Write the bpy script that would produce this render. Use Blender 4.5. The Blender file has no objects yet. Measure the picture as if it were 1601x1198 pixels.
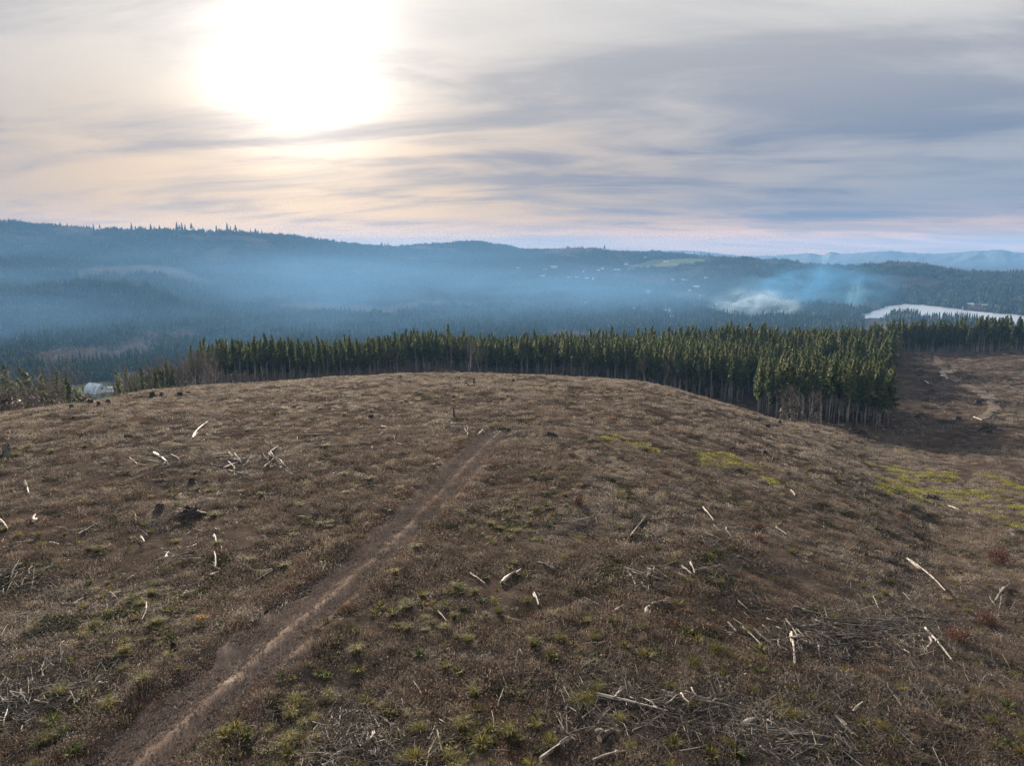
import bpy, math, random
import numpy as np
from mathutils import Vector, Matrix

# ------------------------------------------------------------------ camera, sky, sun, exposure
scene = bpy.context.scene
COL = scene.collection
FPX, CX, CY = 1110.0, 800.5, 599.0          # focal length and centre of the photograph, in its pixels
PITCH = math.radians(10.6)
ZC = 170.0                                   # the drone's height above the lowest plain

def pix_dir(u, v):
    a, b = u - CX, CY - v
    d = np.array([a, FPX*math.cos(PITCH) + b*math.sin(PITCH), -FPX*math.sin(PITCH) + b*math.cos(PITCH)])
    return d / np.linalg.norm(d)

cam_data = bpy.data.cameras.new('camera')
cam_data.sensor_fit = 'HORIZONTAL'
cam_data.sensor_width = 36.0
cam_data.lens = 36.0 * FPX / 1601.0
cam_data.clip_start = 0.5
cam_data.clip_end = 60000.0
cam = bpy.data.objects.new('camera', cam_data)
cam.location = (0, 0, ZC)
cam.rotation_euler = (math.pi/2 - PITCH, 0, 0)
COL.objects.link(cam)
scene.camera = cam

SUN = pix_dir(468, 95)
sun_elev = math.asin(SUN[2]); sun_az = math.atan2(SUN[0], SUN[1])
sd = bpy.data.lights.new('sun', 'SUN')
sd.energy = 5.0
sd.angle = math.radians(1.6)
sd.color = (1.0, 0.86, 0.68)
sun = bpy.data.objects.new('sun', sd)
sun.rotation_euler = Vector((-SUN[0], -SUN[1], -SUN[2])).to_track_quat('-Z', 'Y').to_euler()
sun.location = (0, 0, 400)
COL.objects.link(sun)

scene.view_settings.view_transform = 'Standard'
scene.view_settings.look = 'None'
scene.view_settings.gamma = 1.0
scene.view_settings.exposure = 1.62
scene.cycles.use_denoising = True
scene.cycles.denoiser = 'OPENIMAGEDENOISE'
scene.cycles.denoising_input_passes = 'RGB_ALBEDO_NORMAL'
scene.cycles.denoising_prefilter = 'NONE'
scene.cycles.adaptive_threshold = 0.02
scene.cycles.max_bounces = 5
scene.cycles.diffuse_bounces = 2
scene.cycles.glossy_bounces = 2
scene.cycles.transmission_bounces = 3
scene.cycles.transparent_max_bounces = 12
scene.cycles.volume_bounces = 0
scene.cycles.volume_step_rate = 1.0
scene.cycles.volume_max_steps = 128
scene.cycles.sample_clamp_indirect = 4.0

class NT:
    """small helper for building node graphs"""
    def __init__(self, tree):
        self.t = tree; tree.nodes.clear()
    def n(self, typ, **kw):
        nd = self.t.nodes.new(typ)
        for k, v in kw.items(): setattr(nd, k, v)
        return nd
    def put(self, sock, val):
        if val is None: return
        if hasattr(val, 'is_output') or isinstance(val, bpy.types.NodeSocket): self.t.links.new(val, sock)
        else: sock.default_value = val
    def m(self, op, a, b=None, c=None, clamp=False):
        nd = self.n('ShaderNodeMath', operation=op, use_clamp=clamp)
        for i, x in enumerate((a, b, c)): self.put(nd.inputs[i], x)
        return nd.outputs[0]
    def vm(self, op, a, b=None, out=0):
        nd = self.n('ShaderNodeVectorMath', operation=op)
        self.put(nd.inputs[0], a); self.put(nd.inputs[1], b)
        return nd.outputs[out]
    def mix(self, f, a, b, blend='MIX'):
        nd = self.n('ShaderNodeMix', data_type='RGBA', blend_type=blend)
        self.put(nd.inputs[0], f)
        self.put(nd.inputs[6], a if not isinstance(a, tuple) else (*a[:3], 1))
        self.put(nd.inputs[7], b if not isinstance(b, tuple) else (*b[:3], 1))
        return nd.outputs[2]
    def ramp(self, f, stops):
        nd = self.n('ShaderNodeValToRGB')
        el = nd.color_ramp.elements
        while len(el) > 1: el.remove(el[0])
        el[0].position = stops[0][0]; el[0].color = (*stops[0][1], 1)
        for p, c in stops[1:]:
            e = el.new(p); e.color = (*c, 1)
        self.put(nd.inputs[0], f)
        return nd.outputs[0]
    def smooth(self, x, lo, hi):
        nd = self.n('ShaderNodeMapRange', interpolation_type='SMOOTHSTEP')
        self.put(nd.inputs[0], x); nd.inputs[1].default_value = lo; nd.inputs[2].default_value = hi
        return nd.outputs[0]
    def noise(self, vec, scale, detail=4, rough=0.55, dist=0.0):
        nd = self.n('ShaderNodeTexNoise')
        self.put(nd.inputs['Vector'], vec); nd.inputs['Scale'].default_value = scale
        nd.inputs['Detail'].default_value = detail; nd.inputs['Roughness'].default_value = rough
        nd.inputs['Distortion'].default_value = dist
        return nd.outputs[0]

world = bpy.data.worlds.new('World'); scene.world = world; world.use_nodes = True
g = NT(world.node_tree)
sky = g.n('ShaderNodeTexSky', sky_type='NISHITA', sun_disc=False, sun_elevation=sun_elev, sun_rotation=sun_az,
          altitude=200.0, air_density=1.0, dust_density=2.0, ozone_density=1.0)
tc = g.n('ShaderNodeTexCoord')
d = g.vm('NORMALIZE', tc.outputs['Generated'])
sep = g.n('ShaderNodeSeparateXYZ'); g.put(sep.inputs[0], d)
dx, dy, dz = sep.outputs
up = g.m('MAXIMUM', dz, 0.0)
elev = g.m('ARCSINE', dz)
# high veil of cloud on a plane overhead, so the streaks close up towards the horizon
inv = g.m('DIVIDE', 1.0, g.m('ADD', up, 0.11))
comb = g.n('ShaderNodeCombineXYZ')
qx = g.m('MULTIPLY', dx, inv); qy = g.m('MULTIPLY', dy, inv)
th = math.radians(-7)
px_ = g.m('ADD', g.m('MULTIPLY', qx, math.cos(th)*0.20), g.m('MULTIPLY', qy, math.sin(th)*0.20))
py_ = g.m('ADD', g.m('MULTIPLY', qx, -math.sin(th)*0.42), g.m('MULTIPLY', qy, math.cos(th)*0.42))
g.put(comb.inputs[0], px_); g.put(comb.inputs[1], py_); comb.inputs[2].default_value = 3.7
cl1 = g.noise(comb.outputs[0], 2.0, 7, 0.56, 0.7)
cl2 = g.noise(g.vm('ADD', comb.outputs[0], (7.3, 2.1, 5.0)), 3.4, 6, 0.6, 0.8)
cl3 = g.noise(g.vm('ADD', comb.outputs[0], (1.3, 9.1, 2.0)), 0.55, 3, 0.5, 0.3)
streak = g.m('ADD', g.m('MULTIPLY', cl1, 0.52), g.m('ADD', g.m('MULTIPLY', cl2, 0.40), g.m('MULTIPLY', cl3, 0.32)))
thin = g.smooth(streak, 0.52, 0.71)                  # 0 thick grey cloud, 1 thin bright veil
# angle from the sun behind the veil
cosang = g.vm('DOT_PRODUCT', d, tuple(float(x) for x in SUN), out=1)
ang = g.m('ARCCOSINE', g.m('MINIMUM', cosang, 0.99999))
core = g.m('EXPONENT', g.m('MULTIPLY', g.m('POWER', g.m('DIVIDE', ang, 0.084), 2.0), -1.0))
halo = g.m('EXPONENT', g.m('MULTIPLY', g.m('DIVIDE', ang, 0.13), -1.0))
wide = g.m('EXPONENT', g.m('MULTIPLY', g.m('POWER', g.m('DIVIDE', ang, 0.50), 2.0), -1.0))
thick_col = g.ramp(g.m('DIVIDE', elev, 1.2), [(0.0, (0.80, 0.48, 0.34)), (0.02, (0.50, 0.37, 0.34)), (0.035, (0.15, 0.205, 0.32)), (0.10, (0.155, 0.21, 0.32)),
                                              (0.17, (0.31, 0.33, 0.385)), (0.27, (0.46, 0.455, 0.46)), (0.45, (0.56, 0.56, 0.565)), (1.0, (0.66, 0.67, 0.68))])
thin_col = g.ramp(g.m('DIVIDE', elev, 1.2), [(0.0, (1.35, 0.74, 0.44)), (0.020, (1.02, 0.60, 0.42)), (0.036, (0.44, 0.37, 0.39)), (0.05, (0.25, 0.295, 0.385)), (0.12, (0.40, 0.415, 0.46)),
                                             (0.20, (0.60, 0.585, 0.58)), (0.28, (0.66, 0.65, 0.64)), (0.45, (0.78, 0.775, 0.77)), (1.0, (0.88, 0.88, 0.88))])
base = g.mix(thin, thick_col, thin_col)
# warm light low down on the sun's side
lowness = g.m('SUBTRACT', 1.0, g.smooth(elev, 0.02, 0.33))
warm_amt = g.m('MULTIPLY', g.m('MULTIPLY', wide, g.m('ADD', 0.35, g.m('MULTIPLY', lowness, 0.65))), g.m('ADD', 0.30, g.m('MULTIPLY', thin, 0.70)))
warm = g.mix(lowness, (0.46, 0.41, 0.35), (0.80, 0.49, 0.215))
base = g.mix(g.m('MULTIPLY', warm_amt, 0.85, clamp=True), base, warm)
lum = g.m('ADD', g.m('MULTIPLY', core, g.m('ADD', 0.55, g.m('MULTIPLY', thin, 0.8))), g.m('MULTIPLY', halo, g.m('ADD', 0.24, g.m('MULTIPLY', thin, 0.44))))
glow = g.n('ShaderNodeMix', data_type='RGBA', blend_type='MULTIPLY'); glow.inputs[0].default_value = 1.0
gc = g.n('ShaderNodeCombineColor')
for i, k in enumerate((1.0, 0.93, 0.84)): g.put(gc.inputs[i], g.m('MULTIPLY', lum, k))
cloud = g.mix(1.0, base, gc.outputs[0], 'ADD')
below = g.smooth(dz, -0.02, 0.0)
cloud = g.mix(below, (0.20, 0.21, 0.23), cloud)
bg_sky = g.n('ShaderNodeBackground'); g.put(bg_sky.inputs[0], sky.outputs[0]); bg_sky.inputs[1].default_value = 0.05
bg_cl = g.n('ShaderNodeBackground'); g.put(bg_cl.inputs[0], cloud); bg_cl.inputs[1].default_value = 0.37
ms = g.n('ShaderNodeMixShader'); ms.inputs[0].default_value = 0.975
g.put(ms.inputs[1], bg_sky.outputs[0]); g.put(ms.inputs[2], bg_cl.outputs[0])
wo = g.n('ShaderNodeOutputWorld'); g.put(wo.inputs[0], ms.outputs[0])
rng = np.random.default_rng(7)
random.seed(7)
_P = np.random.default_rng(3).random((256, 256))
def vnoise(x, y):
    x = np.asarray(x, float); y = np.asarray(y, float)
    xi = np.floor(x).astype(int); yi = np.floor(y).astype(int)
    fx = x - xi; fy = y - yi
    fx = fx*fx*(3-2*fx); fy = fy*fy*(3-2*fy)
    a = _P[xi & 255, yi & 255]; b = _P[(xi+1) & 255, yi & 255]
    c = _P[xi & 255, (yi+1) & 255]; e = _P[(xi+1) & 255, (yi+1) & 255]
    return (a*(1-fx)+b*fx)*(1-fy) + (c*(1-fx)+e*fx)*fy - 0.5
def fbm(x, y, oct=4):
    s = 0; a = 1.0
    for k in range(oct):
        s = s + a*vnoise(x*2**k + 17.3*k, y*2**k + 9.1*k); a *= 0.5
    return s

def pchip(xk, yk, x):
    xk = np.asarray(xk, float); yk = np.asarray(yk, float)
    h = np.diff(xk); dl = (np.diff(yk, axis=0).T / h).T
    m = np.zeros_like(yk)
    a, b = dl[:-1], dl[1:]
    hm = np.where(a*b > 0, 2*a*b/np.where(a+b == 0, 1, a+b), 0)
    m[1:-1] = hm; m[0] = dl[0]; m[-1] = dl[-1]
    x = np.clip(x, xk[0], xk[-1])
    i = np.clip(np.searchsorted(xk, x, side='right')-1, 0, len(xk)-2)
    t = (x - xk[i]) / h[i]; hh = h[i]
    if yk.ndim > 1: t = t[:, None]; hh = hh[:, None]
    return (2*t**3-3*t**2+1)*yk[i] + (t**3-2*t**2+t)*hh*m[i] + (-2*t**3+3*t**2)*yk[i+1] + (t**3-t**2)*hh*m[i+1]

def tan_uv(u, v):
    d = pix_dir(u, v); return d[2]/math.hypot(d[0], d[1])

# heights along sixteen bearings: (range, height below the drone) near by, (range, picture row, 1) on far slopes
COLS = {
 -300: [(4,-19),(25,-19.6),(50,-21),(80,-23),(110,-26),(130,-29),(160,-37),(200,-48),(300,-78),(400,-98),(650,-128),(1000,-138),(1500,-142),(1900,-125),(2300,440,1),(2700,395,1),(3200,338,1),(4000,360,1),(6000,-100),(10000,-150),(22000,-150)],
 0:    [(4,-19),(32,-20),(50,-20.8),(80,-21.8),(110,-22.8),(130,-24.6),(150,-29),(200,-46),(300,-78),(400,-98),(650,-128),(1000,-138),(1400,-142),(1700,470,1),(1850,462,1),(2000,452,1),(2300,425,1),(2600,400,1),(3200,347,1),(3800,362,1),(6000,-100),(10000,-150),(22000,-150)],
 130:  [(4,-19),(32,-20),(50,-20.8),(80,-22),(110,-23.3),(140,-26),(160,-30.5),(200,-43),(300,-74),(400,-95),(650,-126),(1000,-138),(1500,-140),(1750,452,1),(1850,459,1),(2000,448,1),(2300,418,1),(2450,412,1),(2700,398,1),(3200,358,1),(3800,374,1),(6000,-100),(10000,-150),(22000,-150)],
 240:  [(4,-19),(32,-20),(50,-20.8),(80,-22),(110,-23.6),(150,-26.7),(180,-33),(220,-42),(300,-60),(400,-85),(650,-122),(1000,-138),(1500,-139),(1750,455,1),(1850,464,1),(2000,452,1),(2300,421,1),(2450,415,1),(2700,404,1),(3200,366,1),(3800,380,1),(6000,-100),(10000,-150),(22000,-150)],
 340:  [(4,-19),(32,-20),(50,-20.8),(80,-22),(110,-24),(160,-28.4),(200,-36.5),(250,-44),(290,-50.3),(320,-56),(400,-74),(500,-94),(650,-118),(1000,-138),(1500,-141),(1750,487,1),(1850,480,1),(2050,462,1),(2300,440,1),(2500,425,1),(2800,402,1),(3250,371,1),(3800,384,1),(6000,-100),(10000,-150),(22000,-150)],
 450:  [(4,-19),(32,-20),(50,-20.8),(80,-22),(110,-24),(160,-28.4),(200,-36.5),(300,-53),(400,-72),(500,-91),(650,-113),(850,-131),(1100,-140),(1700,-142),(1900,475,1),(2000,474,1),(2200,455,1),(2600,420,1),(3000,392,1),(3400,373,1),(4000,384,1),(6000,-110),(10000,-150),(22000,-150)],
 550:  [(4,-19),(32,-19.8),(50,-20.6),(80,-22),(110,-23.8),(160,-27.9),(200,-36.5),(300,-53),(400,-72),(500,-91),(650,-113),(850,-131),(1100,-140),(1700,-143),(1900,480,1),(2300,452,1),(2700,420,1),(3100,398,1),(3500,382,1),(4200,392,1),(6000,-120),(10000,-150),(22000,-150)],
 690:  [(4,-19),(25,-19.4),(50,-20.5),(80,-22),(110,-23.8),(160,-28),(200,-36),(250,-44.5),(320,-53),(400,-69),(500,-89),(650,-112),(850,-131),(1100,-141),(1700,-144),(1900,-140),(2200,463,1),(2700,431,1),(3100,410,1),(3400,401,1),(4000,383,1),(4800,396,1),(6500,-130),(10000,-150),(22000,-150)],
 740:  [(4,-19),(25,-19.4),(50,-20.5),(80,-22),(110,-23.9),(160,-28.1),(200,-36),(250,-45),(320,-55),(400,-70),(500,-89),(650,-112),(850,-131),(1100,-141),(1700,-144),(1900,-141),(2200,465,1),(2700,432,1),(3100,412,1),(3400,403,1),(4000,380,1),(4800,394,1),(6500,-130),(10000,-150),(22000,-150)],
 820:  [(4,-19),(25,-19.4),(50,-20.5),(80,-22),(110,-23.9),(155,-27.6),(200,-36.5),(290,-52),(400,-69),(500,-88),(650,-111),(850,-131),(1100,-142),(1700,-145),(2000,-138),(2300,455,1),(2800,425,1),(3300,405,1),(4000,394,1),(5000,398,1),(6500,-130),(10000,-150),(22000,-150)],
 900:  [(4,-19),(25,-19.4),(50,-20.7),(80,-22.3),(110,-24.2),(155,-28),(200,-37),(285,-51.5),(400,-67),(500,-86),(650,-110),(850,-131),(1100,-142),(1700,-146),(1900,-141),(2200,458,1),(2700,430,1),(3200,408,1),(3700,390,1),(4500,394,1),(6500,-130),(10000,-150),(22000,-150)],
 1000: [(4,-19),(25,-19.5),(50,-20.9),(80,-22.8),(110,-24.8),(155,-28.6),(200,-39),(270,-51),(340,-57),(400,-66),(500,-85),(650,-109),(850,-131),(1100,-142),(1700,-146),(2000,473,1),(2400,448,1),(2900,426,1),(3300,411,1),(3600,404,1),(3900,395,1),(4600,400,1),(6500,-140),(10000,-150),(22000,-150)],
 1100: [(4,-19),(25,-19.6),(50,-21.3),(80,-23.8),(110,-26.3),(150,-30.5),(190,-40),(240,-50),(340,-56),(400,-64),(500,-84),(650,-108),(850,-131),(1100,-142),(1700,-147),(2000,473,1),(2400,450,1),(2900,428,1),(3300,412,1),(3600,405,1),(4200,405,1),(5000,-120),(7000,-150),(22000,-150)],
 1200: [(4,-19),(25,-20),(50,-21.8),(80,-25),(110,-28.6),(150,-33.7),(185,-42),(220,-49.5),(340,-55),(400,-62),(500,-81),(650,-106),(850,-130),(1100,-142),(1800,-148),(2100,470,1),(2600,440,1),(3000,418,1),(3300,411,1),(3800,415,1),(5000,-140),(7000,-150),(22000,-150)],
 1300: [(4,-19),(32,-20.5),(60,-23.6),(100,-29),(150,-37),(175,-41),(215,-47),(260,-50),(340,-54),(420,-60),(500,-76),(650,-102),(850,-128),(1100,-142),(2000,-148),(2200,470,1),(2500,448,1),(2900,422,1),(3100,417,1),(3600,428,1),(5000,-145),(7000,-150),(22000,-150)],
 1400: [(4,-19),(32,-20.7),(60,-24.5),(100,-32),(150,-40.5),(175,-44),(215,-47.5),(260,-50),(320,-52.4),(420,-53.5),(450,-57),(520,-70),(650,-95),(850,-122),(1100,-140),(1780,-147),(1860,-152),(2250,-152),(2400,470,1),(2600,445,1),(2900,418,1),(3000,416,1),(3400,432,1),(5000,-150),(22000,-150)],
 1500: [(4,-19),(32,-20.7),(60,-25.5),(100,-34),(150,-41),(215,-46),(260,-48.4),(320,-50),(425,-51.5),(455,-55),(520,-68),(650,-93),(850,-120),(1100,-139),(1750,-147),(1830,-152),(2120,-152),(2250,478,1),(2500,455,1),(2800,435,1),(2950,432,1),(3400,-140),(5000,-150),(22000,-150)],
 1601: [(4,-19),(32,-20.7),(60,-25.5),(100,-33.5),(150,-39.5),(215,-43.5),(260,-46),(320,-47.6),(430,-49.5),(460,-53),(520,-66),(650,-91),(850,-119),(1100,-138),(1700,-147),(1780,-152),(2010,-152),(2150,486,1),(2400,462,1),(2700,438,1),(2850,433,1),(3300,-145),(5000,-150),(22000,-150)],
 1900: [(4,-19),(32,-20.7),(60,-25),(100,-32),(150,-38),(215,-42),(320,-45),(430,-48),(460,-52),(520,-65),(650,-90),(850,-118),(1100,-138),(1700,-148),(2000,-149),(2150,-140),(2500,-100),(2900,-90),(3400,-140),(5000,-150),(22000,-150)],
}
LR = np.linspace(math.log(4), math.log(22000), 760)
_us = sorted(COLS)
_tab = []
for u_ in _us:
    rr, zz = [], []
    for e in COLS[u_]:
        rr.append(math.log(e[0]))
        zz.append(e[1] if len(e) == 2 else e[0]*tan_uv(CX+(u_-CX)*(1+(599-e[1])*0.184/1091), e[1]))
    _tab.append(pchip(rr, zz, LR))
_tab = np.array(_tab)                                    # bearing x range
_az = np.array([math.atan2(u_-CX, FPX*math.cos(PITCH)) for u_ in _us])
AZ = np.linspace(_az[0], _az[-1], 900)
GRID = pchip(_az, _tab, AZ)                              # 900 x 760

def h_base(x, y):
    x = np.asarray(x, float); y = np.asarray(y, float)
    r = np.maximum(np.hypot(x, y), 4.0); a = np.arctan2(x, y)
    fi = (np.clip(a, AZ[0], AZ[-1])-AZ[0])/(AZ[-1]-AZ[0])*(len(AZ)-1)
    fj = (np.clip(np.log(r), LR[0], LR[-1])-LR[0])/(LR[-1]-LR[0])*(len(LR)-1)
    i = np.minimum(fi.astype(int), len(AZ)-2); j = np.minimum(fj.astype(int), len(LR)-2)
    s = fi-i; t = fj-j
    def g_(ii): return GRID[ii, j]*(1-t) + GRID[ii, j+1]*t
    z = g_(i)*(1-s) + g_(i+1)*s
    back = np.clip((np.abs(a)-math.radians(60))/math.radians(110), 0, 1)
    mean = (GRID[0, j]*(1-t)+GRID[0, j+1]*t + GRID[-1, j]*(1-t)+GRID[-1, j+1]*t)/2
    z = z*(1-back) + mean*back
    # uneven ground
    near = 0.42*fbm(x/7.0, y/7.0, 3)*np.clip(1.3-r/260, 0.25, 1) * np.clip(r/20, 0.3, 1)
    mid = 5.0*fbm(x/95.0, y/95.0, 3)*np.clip((r-450)/500, 0, 1)
    far = 26.0*fbm(x/430.0+5, y/430.0, 4)*np.clip((r-2000)/900, 0, 1)*np.clip((z+150)/60, 0, 1)
    return z + near + mid*np.clip((z+150)/12, 0.0, 1) + far + ZC

def make_unproject(hf):
    """first point of the ground that the ray through a picture point meets: coarse march on the smooth ground, then bisection on hf"""
    RS = np.exp(np.linspace(math.log(6), math.log(12000), 1500))
    def un(u, v, rmin=0):
        dd = pix_dir(u, v); hl = math.hypot(dd[0], dd[1])
        ex, ey, tz = dd[0]/hl, dd[1]/hl, dd[2]/hl
        rs = RS[RS > rmin]
        f = ZC + rs*tz - h_base(ex*rs, ey*rs)
        k = int(np.argmax(f < 0))
        if not f[k] < 0: return None
        a, b = rs[max(k-1, 0)]*.985, rs[k]*1.015
        for _ in range(3):
            q = np.linspace(a, b, 12); g_ = ZC + q*tz - hf(ex*q, ey*q); i = int(np.argmax(g_ < 0))
            if not g_[i] < 0: i = 11
            a, b = q[max(i-1, 0)], q[i]
        return np.array([ex*b, ey*b, float(hf(np.array([ex*b]), np.array([ey*b]))[0])])
    return un
un0 = make_unproject(h_base)
# ------------------------------------------------------------------ materials
def new_mat(name):
    m = bpy.data.materials.new(name); m.use_nodes = True
    return m, NT(m.node_tree)

def leaf_mat(name, c1, c2, transl=0.35, rough=0.6, nscale=0.6, var=1.0):
    """thin plant matter: colour varies from plant to plant and within one, light passes through"""
    m, t = new_mat(name)
    oi = t.n('ShaderNodeObjectInfo'); geo = t.n('ShaderNodeNewGeometry')
    nz = t.noise(geo.outputs['Position'], nscale, 3, 0.6)
    f = t.m('ADD', t.m('MULTIPLY', oi.outputs['Random'], 0.55), t.m('MULTIPLY', t.smooth(nz, 0.3, 0.7), 0.45))
    ri = geo.outputs['Random Per Island']
    isl = t.m('ADD', 1-.5*var, t.m('ADD', t.m('MULTIPLY', ri, .6*var), t.m('MULTIPLY', t.m('POWER', ri, 9.0), 1.6*var)))
    mm = t.n('ShaderNodeCombineColor')
    for i in range(3): t.put(mm.inputs[i], isl)
    col = t.mix(1.0, t.mix(f, c1, c2), mm.outputs[0], 'MULTIPLY')
    p = t.n('ShaderNodeBsdfPrincipled'); t.put(p.inputs['Base Color'], col); p.inputs['Roughness'].default_value = rough
    p.inputs['Specular IOR Level'].default_value = 0.10
    tr = t.n('ShaderNodeBsdfTranslucent'); t.put(tr.inputs[0], col)
    mx = t.n('ShaderNodeMixShader'); mx.inputs[0].default_value = transl
    t.put(mx.inputs[1], p.outputs[0]); t.put(mx.inputs[2], tr.outputs[0])
    o = t.n('ShaderNodeOutputMaterial'); t.put(o.inputs[0], mx.outputs[0])
    return m

def wood_mat(name, c1, c2, rough=0.7, spec=0.3, scale=(3, 30, 30), bump=0.4, bark=None):
    m, t = new_mat(name)
    tcn = t.n('ShaderNodeTexCoord'); oi = t.n('ShaderNodeObjectInfo')
    mp = t.n('ShaderNodeMapping'); mp.inputs['Scale'].default_value = scale
    t.put(mp.inputs[0], t.vm('ADD', tcn.outputs['Object'], oi.outputs['Location']))
    nz = t.noise(mp.outputs[0], 1.0, 5, 0.65, 0.4)
    big = t.noise(tcn.outputs['Object'], 1.7, 3, 0.6)
    f = t.m('ADD', t.m('MULTIPLY', t.smooth(nz, 0.3, 0.7), 0.6), t.m('ADD', t.m('MULTIPLY', oi.outputs['Random'], 0.3), t.m('MULTIPLY', big, 0.2)), clamp=True)
    col = t.mix(f, c1, c2)
    if bark:                                               # strips of bark still clinging to the weathered wood
        gp = t.n('ShaderNodeNewGeometry')
        col = t.mix(t.smooth(t.noise(gp.outputs['Position'], 2.3, 5, .7, .8), .50, .60), col, bark)
    p = t.n('ShaderNodeBsdfPrincipled'); t.put(p.inputs['Base Color'], col); p.inputs['Roughness'].default_value = rough
    p.inputs['Specular IOR Level'].default_value = spec
    b = t.n('ShaderNodeBump'); b.inputs['Strength'].default_value = bump; b.inputs['Distance'].default_value = 0.03
    t.put(b.inputs['Height'], nz); t.put(p.inputs['Normal'], b.outputs[0])
    o = t.n('ShaderNodeOutputMaterial'); t.put(o.inputs[0], p.outputs[0])
    return m

def ground_mat(name, stops, scale, fine, rough=0.95, bump=0.6, bdist=0.06, extra=None):
    m, t = new_mat(name)
    geo = t.n('ShaderNodeNewGeometry'); pos = geo.outputs['Position']
    a = t.noise(pos, scale, 6, 0.62, 0.3); b = t.noise(pos, fine, 5, 0.7); c = t.noise(pos, scale*0.12, 4, 0.6)
    f = t.m('ADD', t.m('MULTIPLY', a, 0.5), t.m('ADD', t.m('MULTIPLY', b, 0.35), t.m('MULTIPLY', c, 0.35)))
    col = t.ramp(t.smooth(f, 0.35, 0.85), stops)
    if extra:
        for (sc, lo, hi, cc, amt) in extra:
            k = t.m('MULTIPLY', t.smooth(t.noise(pos, sc, 5, 0.65, 0.4), lo, hi), amt)
            col = t.mix(k, col, cc)
    p = t.n('ShaderNodeBsdfPrincipled'); t.put(p.inputs['Base Color'], col); p.inputs['Roughness'].default_value = rough
    p.inputs['Specular IOR Level'].default_value = 0.0
    bp = t.n('ShaderNodeBump'); bp.inputs['Strength'].default_value = bump; bp.inputs['Distance'].default_value = bdist
    t.put(bp.inputs['Height'], t.m('ADD', t.m('MULTIPLY', a, 0.6), b)); t.put(p.inputs['Normal'], bp.outputs[0])
    o = t.n('ShaderNodeOutputMaterial'); t.put(o.inputs[0], p.outputs[0])
    return m

def plain_mat(name, c, rough=0.6, metal=0.0, spec=0.5, var=0.25, scale=0.8):
    m, t = new_mat(name)
    geo = t.n('ShaderNodeNewGeometry')
    nz = t.noise(geo.outputs['Position'], scale, 5, 0.65)
    dark = tuple(x*(1-var) for x in c); light = tuple(min(1, x*(1+var)) for x in c)
    p = t.n('ShaderNodeBsdfPrincipled'); t.put(p.inputs['Base Color'], t.mix(t.smooth(nz, 0.3, 0.7), dark, light))
    p.inputs['Roughness'].default_value = rough; p.inputs['Metallic'].default_value = metal
    p.inputs['Specular IOR Level'].default_value = spec
    o = t.n('ShaderNodeOutputMaterial'); t.put(o.inputs[0], p.outputs[0])
    return m

M = {}
M['soil'] = ground_mat('clearcut_soil', [(0.0, (0.018, 0.014, 0.012)), (0.4, (0.040, 0.030, 0.025)), (0.75, (0.075, 0.058, 0.048)), (1.0, (0.13, 0.105, 0.088))], 0.55, 9.0, bump=1.0, bdist=0.09,
                       extra=[(0.05, 0.55, 0.75, (0.10, 0.062, 0.046), 0.6), (1.3, 0.6, 0.75, (0.05, 0.052, 0.024), 0.5)])
M['gravel'] = ground_mat('track_gravel', [(0.0, (0.070, 0.050, 0.040)), (0.45, (0.135, 0.100, 0.082)), (0.8, (0.195, 0.150, 0.126)), (1.0, (0.32, 0.265, 0.225))], 1.1, 26.0, rough=0.8, bump=1.0, bdist=0.05,
                         extra=[(0.8, 0.56, 0.72, (0.075, 0.050, 0.034), 0.6)])
M['road'] = ground_mat('far_road_dirt', [(0.0, (0.06, 0.048, 0.041)), (0.5, (0.10, 0.082, 0.072)), (1.0, (0.15, 0.125, 0.11))], 0.4, 6.0, bump=.6)
M['far_soil'] = ground_mat('hill_soil', [(0.0, (0.03, 0.028, 0.020)), (0.5, (0.062, 0.052, 0.038)), (1.0, (0.12, 0.09, 0.07))], 0.02, 0.25, bump=0.2)
M['pasture'] = ground_mat('pasture_grass', [(0.0, (0.07, 0.085, 0.034)), (0.5, (0.12, 0.135, 0.055)), (1.0, (0.18, 0.185, 0.08))], 0.015, 0.2, bump=0.2)
M['moss'] = leaf_mat('moss', (0.19, 0.195, 0.042), (0.38, 0.35, 0.075), 0.40, 0.8, 0.9)
M['weed'] = leaf_mat('dry_weed', (0.070, 0.053, 0.043), (0.190, 0.150, 0.122), 0.40)
M['weed_grey'] = leaf_mat('grey_weed', (0.125, 0.105, 0.092), (0.32, 0.272, 0.232), 0.40)
M['weed_red'] = leaf_mat('rust_weed', (0.098, 0.058, 0.042), (0.17, 0.108, 0.078), 0.42)
M['straw'] = leaf_mat('straw_grass', (0.20, 0.160, 0.10), (0.36, 0.295, 0.19), 0.45)
M['low_leaf'] = leaf_mat('low_leaf', (0.020, 0.024, 0.010), (0.062, 0.060, 0.024), 0.35)
M['fern'] = leaf_mat('fern_leaf', (0.070, 0.068, 0.020), (0.200, 0.168, 0.044), 0.50)
M['fern_green'] = leaf_mat('green_fern_leaf', (0.05, 0.072, 0.020), (0.105, 0.125, 0.032), 0.50)
M['orange'] = leaf_mat('orange_leaf', (0.30, 0.17, 0.055), (0.46, 0.28, 0.10), 0.45)
M['red_twig'] = leaf_mat('red_twig', (0.070, 0.030, 0.022), (0.13, 0.060, 0.042), 0.2)
M['needle'] = leaf_mat('conifer_needles', (0.060, 0.084, 0.034), (0.165, 0.176, 0.064), 0.45, 0.55, 0.15)
M['needle_far'] = leaf_mat('far_needles', (0.030, 0.050, 0.028), (0.066, 0.088, 0.040), 0.30, 0.6, 0.01)
M['bark'] = wood_mat('conifer_bark', (0.11, 0.092, 0.080), (0.34, 0.305, 0.27), 0.85, 0.2, (6, 6, 1.2))
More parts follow.
